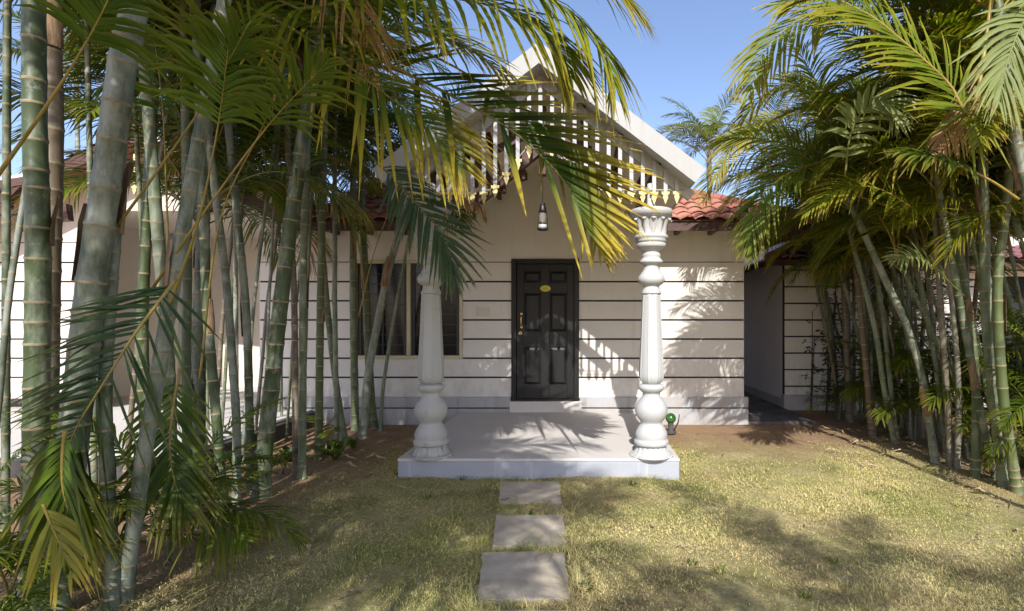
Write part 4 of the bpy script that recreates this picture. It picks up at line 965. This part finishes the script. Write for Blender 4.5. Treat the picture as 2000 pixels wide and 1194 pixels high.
pl('r11', 'grey cane at the right edge, forked beside the tall straight one', [(1962, 430), (1948, 560), (1958, 760), (1985, 955)], None, .044, 3.0, 8, 1.1, 41, mat='cane_green', group=RG, dirt=0, protos=GPROTO, base_y=958, bias=(3.0, .4))
pl('r12', 'near cane high in the right top corner with pale scaly bark', [(1970, 160), (1990, 300), (2020, 480), (2060, 980)], 3.9, .046, 3.6, 9, 1.1, 42, group=RG, bias=(2.9, .5), protos=GPROTO, dirt=0)
# thicket behind the front rows
rs = random.Random(77)
def filler(x, y, rad, ztop, lean, label, group, seed, mat, nf, sc, bias=None, protos=None):
    base = V((x, y, -.03)); top = V((x+lean[0], y+lean[1], ztop)); mid = base.lerp(top, .5)+V((lean[0]*-.12, lean[1]*-.12, 0))
    root = thing('areca_palm', label, 'palm', (x, y, 0), group)
    mb = cane_mesh([base, base.lerp(mid, .5)+V((0, 0, .02)), mid, top], rad, rad*.8, seed, mat, .2); rel(root, mb).build('trunk', [M[mat], M['ring']], root)
    crown(root, top, rad*.8, nf, sc, seed, protos, bias, .0 if label == FR else .15, .45, tdir=(top-mid)); return root
FR = 'slim shaded cane crowded in the thicket inside the right palm hedge'
for i in range(46):
    y = 4.75+i*.088+rs.uniform(-.1, .1); x = 4.02+rs.uniform(-.02, .8)+(.1 if y < 6 else 0)
    filler(x, y, rs.uniform(.018, .032), rs.choice([rs.uniform(1.7, 2.5), rs.uniform(2.3, 3.4)]), (rs.uniform(-.65, .15), rs.uniform(-.3, .3)), FR, 'shaded canes inside the right hedge', 500+i, rs.choice(['cane_green', 'cane_green', 'cane_brown', 'cane']), rs.choice([6, 7, 8]), rs.uniform(.9, 1.1), (.4, .6) if y > 6.6 else (2.9, .35), GPROTO if i % 3 else None)
FL = 'slim shaded cane crowded in the back of the left palm hedge'
for i in range(8):
    y = 3.0+i*.5+rs.uniform(-.12, .12); x = -3.25-rs.uniform(0, .45)-(.2 if y < 5 else 0)
    filler(x, y, rs.uniform(.017, .024), rs.uniform(3.7, 4.8), (rs.uniform(-.1, .35), rs.uniform(-.3, .3)), FL, 'shaded canes at the back of the left hedge', 600+i, rs.choice(['cane_green', 'cane']), 13, rs.uniform(1.1, 1.3), (2.7, .6))
for i in range(5):
    y = 5.4+i*.4+rs.uniform(-.12, .12); x = -3.75-rs.uniform(0, .7)
    filler(x, y, rs.uniform(.017, .023), rs.uniform(2.3, 3.1), (rs.uniform(.0, .4), rs.uniform(-.3, .2)), FL, 'shaded canes at the back of the left hedge', 650+i, 'cane_green', 14, rs.uniform(1.0, 1.2), None)
for i in range(9):
    y = 5.2+i*.4+rs.uniform(-.12, .12); x = 4.9+rs.uniform(0, .8)
    filler(x, y, rs.uniform(.026, .034), rs.uniform(2.4, 3.6), (rs.uniform(-.4, .2), rs.uniform(-.3, .2)), FR, 'shaded canes inside the right hedge', 670+i, 'cane_green', 11, rs.uniform(1.0, 1.2), None)
for i in range(5):
    y = 3.6+i*.9+rs.uniform(-.2, .2); x = -3.9-rs.uniform(0, 1.0)-max(0, 4.5-y)*.3
    filler(x, y, rs.uniform(.018, .024), rs.uniform(3.6, 4.5), (rs.uniform(.1, .6), rs.uniform(-.3, .2)), FL, 'shaded canes at the back of the left hedge', 690+i, 'cane_brown', 14, rs.uniform(1.15, 1.35), (2.7, .5))
# young shoots at the foot of the hedges
SH = 'young palm shoot with small green fronds growing among the cane feet of the right hedge'
def sprout(x, y, h, n, label, group, seed, sc=1.0, protos=None):
    r_ = random.Random(seed); root = thing('palm_shoot', label, 'young palm', (x, y, 0), group)
    mb = MB(); mb.tube([(x, y, -.03), (x+.01, y, h*.5), (x+.03, y+.01, h)], [.016, .014, .009], 7); rel(root, mb).build('stem', M['cane_green'], root)
    for i in range(n):
        f_ = i/max(1, n-1); pr = protos or SMALL; me = pr[min(len(pr)-1, int(f_*len(pr)))]
        o = link('frond', me, root, (.02, 0, h*(1-.5*f_))); o.rotation_euler = (0, 0, i*GOLD+r_.uniform(0, 1)); k = sc*r_.uniform(.8, 1.15); o.scale = (k, k, k)
for i in range(15): sprout(4.0+rs.uniform(-.05, .6), 4.6+i*.24+rs.uniform(-.1, .1), rs.uniform(.1, .75), rs.choice([4, 5, 6]), SH, 'young shoots in the right hedge', 700+i, rs.uniform(.7, 1.1))
for i in range(20): sprout(4.35+rs.uniform(0, .7), 4.7+i*.19+rs.uniform(-.1, .1), rs.uniform(.5, 1.5), rs.choice([6, 7]), SH, 'young shoots in the right hedge', 750+i, rs.uniform(.75, 1.0), MIDP)
for i, (px, py) in enumerate(((440, 1000), (560, 925), (640, 890), (470, 965))): 
    Y = gy(py); q = at(px, py, Y); sprout(q.x-.1, Y+.1, rs.uniform(.05, .2), 5, 'low bushy palm shoot at the cane feet of the left hedge', 'young shoots in the left hedge', 720+i, .55)
for i, (x, y, h) in enumerate(((-2.55, 2.15, .1), (-2.75, 2.45, .2), (-2.85, 2.9, .25), (-3.1, 2.6, .5), (-2.75, 3.5, .15))): sprout(x, y, h, 6, 'dark bushy palm shoot in the shade at the bottom left corner', 'shaded shoots at the bottom left', 740+i, .6, MIDP)
sprout(at(0, 0, 3.4).x*.67, 3.2, .25, 6, 'big dark palm shoot with drooping fronds near the bottom left of the photo', None, 731, .8, MIDP)
# hedges carrying on towards and behind the viewpoint: they shade the lawn
for i, (x, y, z, lx, nf, sc) in enumerate(((-2.75, 1.7, 4.4, .5, 9, 1.1), (-2.7, .9, 4.2, .8, 9, 1.15), (-2.6, .1, 4.3, 1.0, 9, 1.2), (-2.5, -.7, 4.0, .9, 9, 1.15), (-2.2, -1.5, 3.9, .8, 9, 1.15), (-2.6, -2.2, 4.6, 1.2, 9, 1.2),
        (-1.5, -2.6, 4.3, .6, 9, 1.2), (-.6, -3.3, 4.3, .3, 7, 1.1), (1.6, -2.6, 3.5, .0, 6, .95), (2.3, -3.0, 3.6, .0, 6, .95), (3.3, -2.7, 3.4, -.1, 6, 1.0), (-1.6, -.9, 3.8, .2, 9, 1.1), (-1.35, -1.9, 3.7, -.1, 6, 1.0), (-1.9, .1, 3.7, .0, 9, 1.0), (4.5, .1, 3.6, .1, 9, 1.0), (4.6, 1.0, 3.2, .0, 9, 1.0), (4.5, 1.8, 2.9, .1, 9, 1.0), (4.7, 2.6, 3.3, .1, 9, 1.0), (4.5, 3.4, 2.6, .1, 8, .9))):
    filler(x, y, .045, z, (lx, rs.uniform(-.2, .2)), 'palm cane of the garden hedges standing beside or behind the viewpoint, outside the photo', 'palms outside the photo', 800+i, 'cane', nf, sc, (0.0, .7) if x > 4 else None)

# fronds traced from the photograph, hung on their own canes
def hero(key, pts, start=True, name='frond', label=None, **kw):
    root = P[key]; q = [at(*p) for p in pts]
    if start: q = [TOPS[root['label']]] + q
    me = frond_mesh(name, [p-root.location for p in q], **kw); o = link(name, me, root)
    if label: o['label'] = label
    return o
FACE = (0, -.75, .65)
hero('l13', [(660, 100, 4.0), (782, 139, 3.8), (914, 204, 3.7), (1000, 256, 3.65), (1050, 298, 3.6), (1095, 345, 3.6), (1128, 400, 3.6), (1146, 450, 3.6)], nrm=(.1, -.8, .6), Lm=1.0, pet=.12, n=62, w=.048, lift=.05, droop=.06, r0=.015, mats=('rachis', 'leaf_tipped'), seed=1, rag=.02, a0=56, a1=20, sides=(1, .12))
hero('l13', [(700, 60, 4.0), (800, 90, 3.9), (920, 150, 3.9), (1040, 250, 3.9), (1125, 340, 3.9), (1160, 430, 3.9), (1172, 490, 3.9)], nrm=(.2, -.7, .6), sides=(1, .3), Lm=.50, pet=.45, n=38, w=.036, lift=.1, droop=.3, r0=.012, mats=('rachis_yellow', 'leaf_yellow'), seed=12, rag=.04, a0=56, a1=18, label='yellowing frond hanging beside the door')
hero('l9', [(560, 10, 3.6), (740, -15, 3.4), (930, 4, 3.3), (1034, 40, 3.3), (1090, 90, 3.3), (1115, 150, 3.3)], nrm=(0, -.6, .8), Lm=.60, pet=.15, n=52, w=.034, lift=.1, droop=.55, r0=.014, seed=2, rag=.02, mats=('rachis', 'leaf_gold'))
hero('l9', [(700, -60, 3.3), (900, -70, 3.2), (1050, -20, 3.2), (1140, 50, 3.2), (1185, 110, 3.2), (1200, 170, 3.2)], nrm=(.3, -.5, .8), Lm=.52, pet=.15, n=46, w=.030, lift=.05, droop=.7, r0=.013, seed=3, rag=.05, mats=('rachis', 'leaf_gold'))
hero('l9', [(800, -120, 3.2), (1000, -130, 3.1), (1130, -70, 3.1), (1210, -10, 3.1), (1245, 25, 3.1)], nrm=(.2, -.4, .9), Lm=.45, pet=.2, n=36, w=.034, lift=.1, droop=.4, r0=.012, mats=('rachis_yellow', 'leaf_yellow'), seed=4)
hero('l12', [(560, 40, 3.9), (680, 60, 3.8), (800, 60, 3.8), (900, 90, 3.8), (980, 140, 3.8)], nrm=(0, -.5, .85), Lm=.72, pet=.12, n=46, w=.033, lift=.2, droop=.4, r0=.013, seed=5, mats=('rachis', 'leaf_tipped'))
hero('l12', [(520, 30, 3.6), (640, 100, 3.5), (760, 190, 3.5), (850, 260, 3.5), (905, 330, 3.5)], nrm=(0, -.7, .7), Lm=.72, pet=.15, n=44, w=.032, lift=.2, droop=.4, r0=.013, seed=6, mats=('rachis', 'leaf_tipped'))
hero('l19', [(720, 300, 4.8), (770, 350, 4.6), (815, 400, 4.5), (858, 450, 4.45), (880, 500, 4.4), (888, 545, 4.4)], nrm=(.25, -.85, .45), Lm=.52, pet=.25, n=40, w=.034, lift=.1, droop=.22, r0=.012, mats=('rachis', 'leaf_silver'), seed=7, a0=58, a1=12, label='frond with a sunlit silvery sheen hanging in front of the left column')
hero('l20', [(750, 330, 5.6), (810, 350, 5.3), (870, 390, 5.2), (905, 440, 5.1)], Lm=.45, pet=.2, n=34, w=.026, lift=.2, droop=.4, r0=.010, seed=8, nrm=(0, -.6, .8))
hero('l3', [(345, 545, 2.25), (311, 590, 2.2), (262, 655, 2.15), (205, 745, 2.1), (150, 835, 2.1), (118, 920, 2.1)], start=False, nrm=(-.05, -.93, .35), Lm=.52, pet=.06, n=60, w=.016, lift=-.02, droop=.16, r0=.009, mats=('rachis_yellow', 'leaf_dark'), seed=9, sides=(.35, 1), a0=70, a1=40, label='low frond spreading left across the thick canes')
hero('l1', [(128, 840, 2.0), (122, 905, 2.0), (124, 960, 2.0), (140, 1020, 2.0)], start=False, nrm=(-.2, -.9, .2), Lm=.38, pet=.05, n=30, w=.024, lift=.0, droop=.35, r0=.009, mats=('rachis_yellow', 'leaf'), seed=10, sides=(1, 1), a0=60, a1=25)
hero('l4', [(84, 985, 1.95), (100, 1025, 1.95), (120, 1070, 1.95), (140, 1120, 1.95)], start=False, nrm=(.1, -.8, .5), Lm=.22, pet=.05, n=11, w=.018, lift=.0, droop=.4, r0=.006, mats=('rachis_yellow', 'leaf_yellow'), seed=11, a0=45, a1=12, rag=.15, label='yellow frond drooping at the bottom left')
hero('l5', [(352, 720, 3.05), (338, 800, 3.0), (332, 880, 2.95), (344, 950, 2.9), (366, 1000, 2.9)], start=False, nrm=(.2, -.9, .3), Lm=.42, pet=.08, n=40, w=.026, lift=.05, droop=.28, r0=.010, mats=('rachis_yellow', 'leaf'), seed=13, a0=60, a1=15, sides=(.8, 1))
hero('l10', [(352, 900, 3.3), (392, 985, 3.2), (440, 1030, 3.15), (480, 1058, 3.1)], start=False, nrm=(.2, -.5, .8), Lm=.33, pet=.1, n=26, w=.020, lift=.1, droop=.3, r0=.007, seed=14)
# long yellow leaf stalks crossing the left hedge
for i, (k, pts) in enumerate((('l4', [(215, 460, 2.7), (300, 345, 2.6), (400, 200, 2.5), (490, 40, 2.4)]), ('l5', [(330, 600, 2.7), (385, 440, 2.6), (425, 250, 2.5), (450, 60, 2.4)]), ('l5', [(300, 560, 2.8), (395, 420, 2.7), (520, 250, 2.6), (640, 120, 2.5)]),
        ('l6', [(330, 560, 3.6), (325, 380, 3.5), (318, 220, 3.4), (300, 60, 3.3)]), ('l1', [(-10, 350, 2.1), (85, 215, 2.05), (170, 80, 2.0), (240, -60, 2.0)]), ('l9', [(390, 740, 3.6), (365, 840, 3.6), (345, 700, 3.6), (415, 420, 3.5)][:1]+[(430, 430, 3.6), (520, 230, 3.5), (560, 60, 3.4)]),
        ('l19', [(700, 620, 5.6), (735, 480, 5.5), (790, 350, 5.4), (840, 280, 5.3)]), ('l21', [(712, 560, 5.9), (690, 420, 5.8), (640, 320, 5.6), (600, 250, 5.4)]))):
    hero(k, pts, start=False, Lm=.46, pet=.66, n=24, w=.022, lift=.25, droop=.5, r0=.0085, mats=('rachis_yellow', 'leaf'), seed=30+i, rag=.15)
# right hedge
hero('r12', [(1900, 215, 3.7), (1850, 160, 3.7), (1760, 78, 3.7), (1690, 25, 3.7), (1600, -8, 3.7), (1520, 10, 3.7)], nrm=(.15, -.85, .5), Lm=.72, pet=.16, n=52, w=.030, lift=.05, droop=.22, r0=.017, mats=('rachis_yellow', 'leaf_gold'), seed=50, a0=55, a1=22, rag=.02)
hero('r10', [(1760, 100, 4.2), (1640, 20, 4.2), (1545, 50, 4.2), (1488, 110, 4.2), (1462, 190, 4.2)], nrm=(-.2, -.7, .6), Lm=.50, pet=.2, n=46, w=.028, lift=.1, droop=.5, r0=.012, seed=51, mats=('rachis_yellow', 'leaf_gold'))
hero('r8', [(1650, 345, 4.4), (1662, 260, 4.3), (1692, 212, 4.2), (1735, 200, 4.1), (1755, 235, 4.1)], start=False, nrm=(-.1, -.9, .3), Lm=.34, pet=.1, n=28, w=.032, lift=.0, droop=.45, r0=.010, mats=('rachis', 'leaf_pale'), seed=52, label='sunlit pale striped frond curving over in the right hedge')
hero('r11', [(1905, 170, 3.9), (1882, 205, 3.85), (1848, 255, 3.8), (1820, 312, 3.8)], start=False, nrm=(-.2, -.8, .5), Lm=.20, pet=.05, n=22, w=.024, lift=-.1, droop=.9, r0=.010, mats=('rachis_dead', 'leaf_dead'), seed=53, label='dead orange brown frond')
hero('r12', [(2040, 0, 3.2), (1998, 45, 3.1), (1968, 120, 3.05), (1950, 200, 3.0)], nrm=(.2, -.85, .4), Lm=.42, pet=.25, n=36, w=.030, lift=.05, droop=.5, r0=.012, seed=54, mats=('rachis', 'leaf_pale'), label='sunlit pale frond at the right edge')
hero('r10', [(1885, 580, 4.9), (1825, 525, 4.8), (1787, 502, 4.75), (1738, 510, 4.7)], start=False, Lm=.34, pet=.2, n=26, w=.024, lift=.3, droop=.35, r0=.008, mats=('rachis', 'leaf_pale'), seed=55, nrm=(0, -.6, .8), label='bright green low frond in front of the dark canes')
hero('r3', [(1640, 315, 5.4), (1560, 330, 5.3), (1500, 370, 5.25), (1470, 430, 5.2), (1468, 500, 5.2)], nrm=(-.3, -.8, .4), Lm=.46, pet=.3, n=40, w=.028, lift=.05, droop=.3, r0=.011, mats=('rachis_yellow', 'leaf'), seed=56, a0=55, a1=15, label='arching frond hanging over the red tiled eave')
hero('r2', [(1640, 260, 6.3), (1560, 225, 6.2), (1480, 240, 6.2), (1425, 290, 6.2), (1400, 350, 6.2)], nrm=(-.2, -.6, .7), Lm=.5, pet=.2, n=40, w=.026, lift=.2, droop=.4, r0=.011, mats=('rachis_yellow', 'leaf_yellow'), seed=57)
hero('r1', [(1640, 330, 6.6), (1560, 290, 6.5), (1470, 300, 6.5), (1400, 340, 6.5), (1375, 390, 6.5)], nrm=(-.2, -.6, .7), Lm=.5, pet=.2, n=40, w=.026, lift=.2, droop=.4, r0=.011, seed=58, mats=('rachis_yellow', 'leaf_gold'))
hero('r5', [(1730, 250, 4.9), (1620, 180, 4.8), (1520, 170, 4.8), (1450, 230, 4.8)], nrm=(-.2, -.6, .7), Lm=.55, pet=.15, n=44, w=.028, lift=.2, droop=.4, r0=.012, seed=59, mats=('rachis_yellow', 'leaf_gold'))
hero('r5', [(1790, 420, 4.9), (1720, 370, 4.8), (1640, 370, 4.75), (1570, 420, 4.7)], nrm=(-.2, -.6, .7), Lm=.45, pet=.15, n=40, w=.026, lift=.2, droop=.4, r0=.011, seed=60, mats=('rachis_yellow', 'leaf_gold'))
hero('r12', [(1990, 390, 3.5), (1930, 350, 3.5), (1850, 315, 3.5), (1760, 300, 3.5)], start=False, nrm=(0, -.5, .8), Lm=.42, pet=.45, n=26, w=.026, lift=.2, droop=.4, r0=.012, mats=('rachis_yellow', 'leaf'), seed=61)

# palms beyond the cottages
def far_palm(px, py, Y, label, seed, sc=1.0, n=10):
    q = at(px, py, Y); root = thing('areca_palm', label, 'palm', (q.x, Y, 0))
    mb = cane_mesh([V((q.x, Y, -.03)), V((q.x+.05, Y, q.z*.5)), q], .07, .05, seed, 'cane', .25); rel(root, mb).build('trunk', [M['cane'], M['ring']], root)
    crown(root, q, .05, n, sc, seed, GPROTO, None, .1, .6)
far_palm(1385, 345, 11.0, 'distant palm with upright spiky crown rising past the right end of the white gable', 901, 1.0, 15)
far_palm(1490, 330, 13.5, 'yellowish palm behind the cottages, half hidden by the right hedge', 902, 1.2, 11)
far_palm(1640, 300, 14.5, 'tall palm far behind the right cottage', 903, 1.4, 12)
far_palm(1850, 240, 15.0, 'palm crown behind the right cottage near the upper right corner', 904, 1.4, 12)
far_palm(620, 250, 15.5, 'palm crown behind the main roof, seen through the left hedge', 905, 1.5, 12)
far_palm(420, 200, 16.0, 'palm crown behind the red tiled gable on the left', 906, 1.5, 12)
far_palm(150, 180, 14.0, 'palm crown behind the cream wing near the upper left corner', 907, 1.5, 12)

# spindly shrubs in front of the right cottage
def shrub(px, py, h, label, seed, nl=60, stems=3, spread=.12):
    Y = gy(py); q = at(px, py, Y); r_ = random.Random(seed); root = thing('shrub', label, 'shrub', (q.x, Y, 0))
    st, lf, tip = MB(), MB(), []
    for i in range(stems):
        a = r_.uniform(0, 6.28); x1, y1 = q.x+math.cos(a)*spread, Y+math.sin(a)*spread; hh = h*r_.uniform(.7, 1)
        pts = [V((q.x+.02*math.cos(a), Y+.02*math.sin(a), -.03)), V(((q.x+x1)/2+r_.uniform(-.02, .02), (Y+y1)/2, hh*.5)), V((x1, y1, hh))]; st.tube(catmull(pts, 10), [.012*(1-.06*k) for k in range(11)], 6)
        pp = catmull(pts, 30)
        for j in range(nl//stems):
            b_ = pp[r_.randint(5, 30)]; d = V((r_.gauss(0, 1), r_.gauss(0, 1), r_.uniform(-.1, 1.3))).normalized(); tw = r_.uniform(.03, .16); e = b_+d*tw
            st.tube([b_, e], [.003, .002], 4)
            for m_ in range(2):
                dd = (d+V((r_.gauss(0, .6), r_.gauss(0, .6), r_.gauss(0, .5)))).normalized(); ln = r_.uniform(.05, .12); sd = dd.orthogonal().normalized()*ln*.16
                c0 = e+dd*ln*.5-V((0, 0, .004)); lf.add([e, c0-sd, e+dd*ln-V((0, 0, ln*.25)), c0+sd], [(0, 1, 2, 3)]); tip += [r_.random()]*4
    rel(root, st).build('stem', M['bark'], root)
    o = rel(root, lf).build('foliage', M['shrub_leaf'], root); a = o.data.attributes.new('tip', 'FLOAT', 'POINT')
    if len(a.data) == len(tip): a.data.foreach_set('value', tip)
shrub(1583, 800, 1.75, 'tall spindly dark stemmed shrub before the grooved wall of the right cottage', 1, 44, 2, .1)
shrub(1612, 806, 2.0, 'dense small leaved shrub between the spindly shrub and the first brown cane', 2, 120, 4, .16)
shrub(1640, 815, 1.5, 'dark leafy shrub at the foot of the far brown canes', 3, 130, 4, .2)
shrub(1560, 792, .75, 'bare low twiggy shrub at the corner of the right cottage', 4, 12, 4, .14)
shrub(1312, 808, .28, 'tiny bare plant beside the green glass ball', 5, 8, 2, .08)
def tuft(x, y, h, n, label, group, seed, mat='shrub_leaf'):
    r_ = random.Random(seed); root = MB(); tip = []
    for i in range(n):
        a = r_.uniform(0, 6.28); l = h*r_.uniform(.5, 1.1); d = V((math.cos(a), math.sin(a), 0)); sd = V((-d.y, d.x, 0))*l*.09
        b_ = V((x, y, -.02))+d*.02; root.add([b_-sd*.4, b_+sd*.4, b_+d*l*.45+V((0, 0, l*.8))+sd, b_+d*l*.45+V((0, 0, l*.8))-sd, b_+d*l*1.1+V((0, 0, l*.7))], [(0, 1, 2, 3), (3, 2, 4)])
    o = root.build('ground_plant', M[mat]); tag(o, label, 'plant', group)
for i, (px, py) in enumerate(((640, 885), (665, 880), (690, 872), (655, 895), (540, 905), (565, 900))): Y = gy(py); q = at(px, py, Y); tuft(q.x, Y, rs.uniform(.12, .2), 26, 'low green leafy plant on the soil at the foot of the left hedge', 'ground plants under the left hedge', 40+i, 'leaf')
for i, (px, py, lb) in enumerate(((683, 400+740, 'small bright green weed beside the nearest large stepping stone'),)): Y = gy(1150); q = at(1140, 1150, Y); tuft(q.x, Y, .05, 22, lb, None, 60+i, 'leaf')
for i in range(12):
    x, y = rs.uniform(-1.8, 3.4), rs.uniform(2.7, 5.6)
    if not blocked(x, y): tuft(x, y, rs.uniform(.03, .06), 16, 'tiny green weed growing in the dry lawn', 'weeds in the lawn', 80+i, 'leaf')
# dry leaf caught under the gable
dl = thing('dry_leaf', 'curled dry brown palm leaf caught under the left side of the porch gable', 'leaf', tuple(at(925, 400, 5.0)))
link('leaf_blade', frond_mesh('leaf_blade', [at(895, 385, 5.0)-dl.location, at(915, 392, 4.95)-dl.location, at(940, 402, 4.95)-dl.location, at(948, 425, 4.95)-dl.location], Lm=.12, pet=.05, n=16, w=.05, lift=-.2, droop=.9, r0=.012, mats=('rachis_dead', 'leaf_dead'), seed=70), dl)
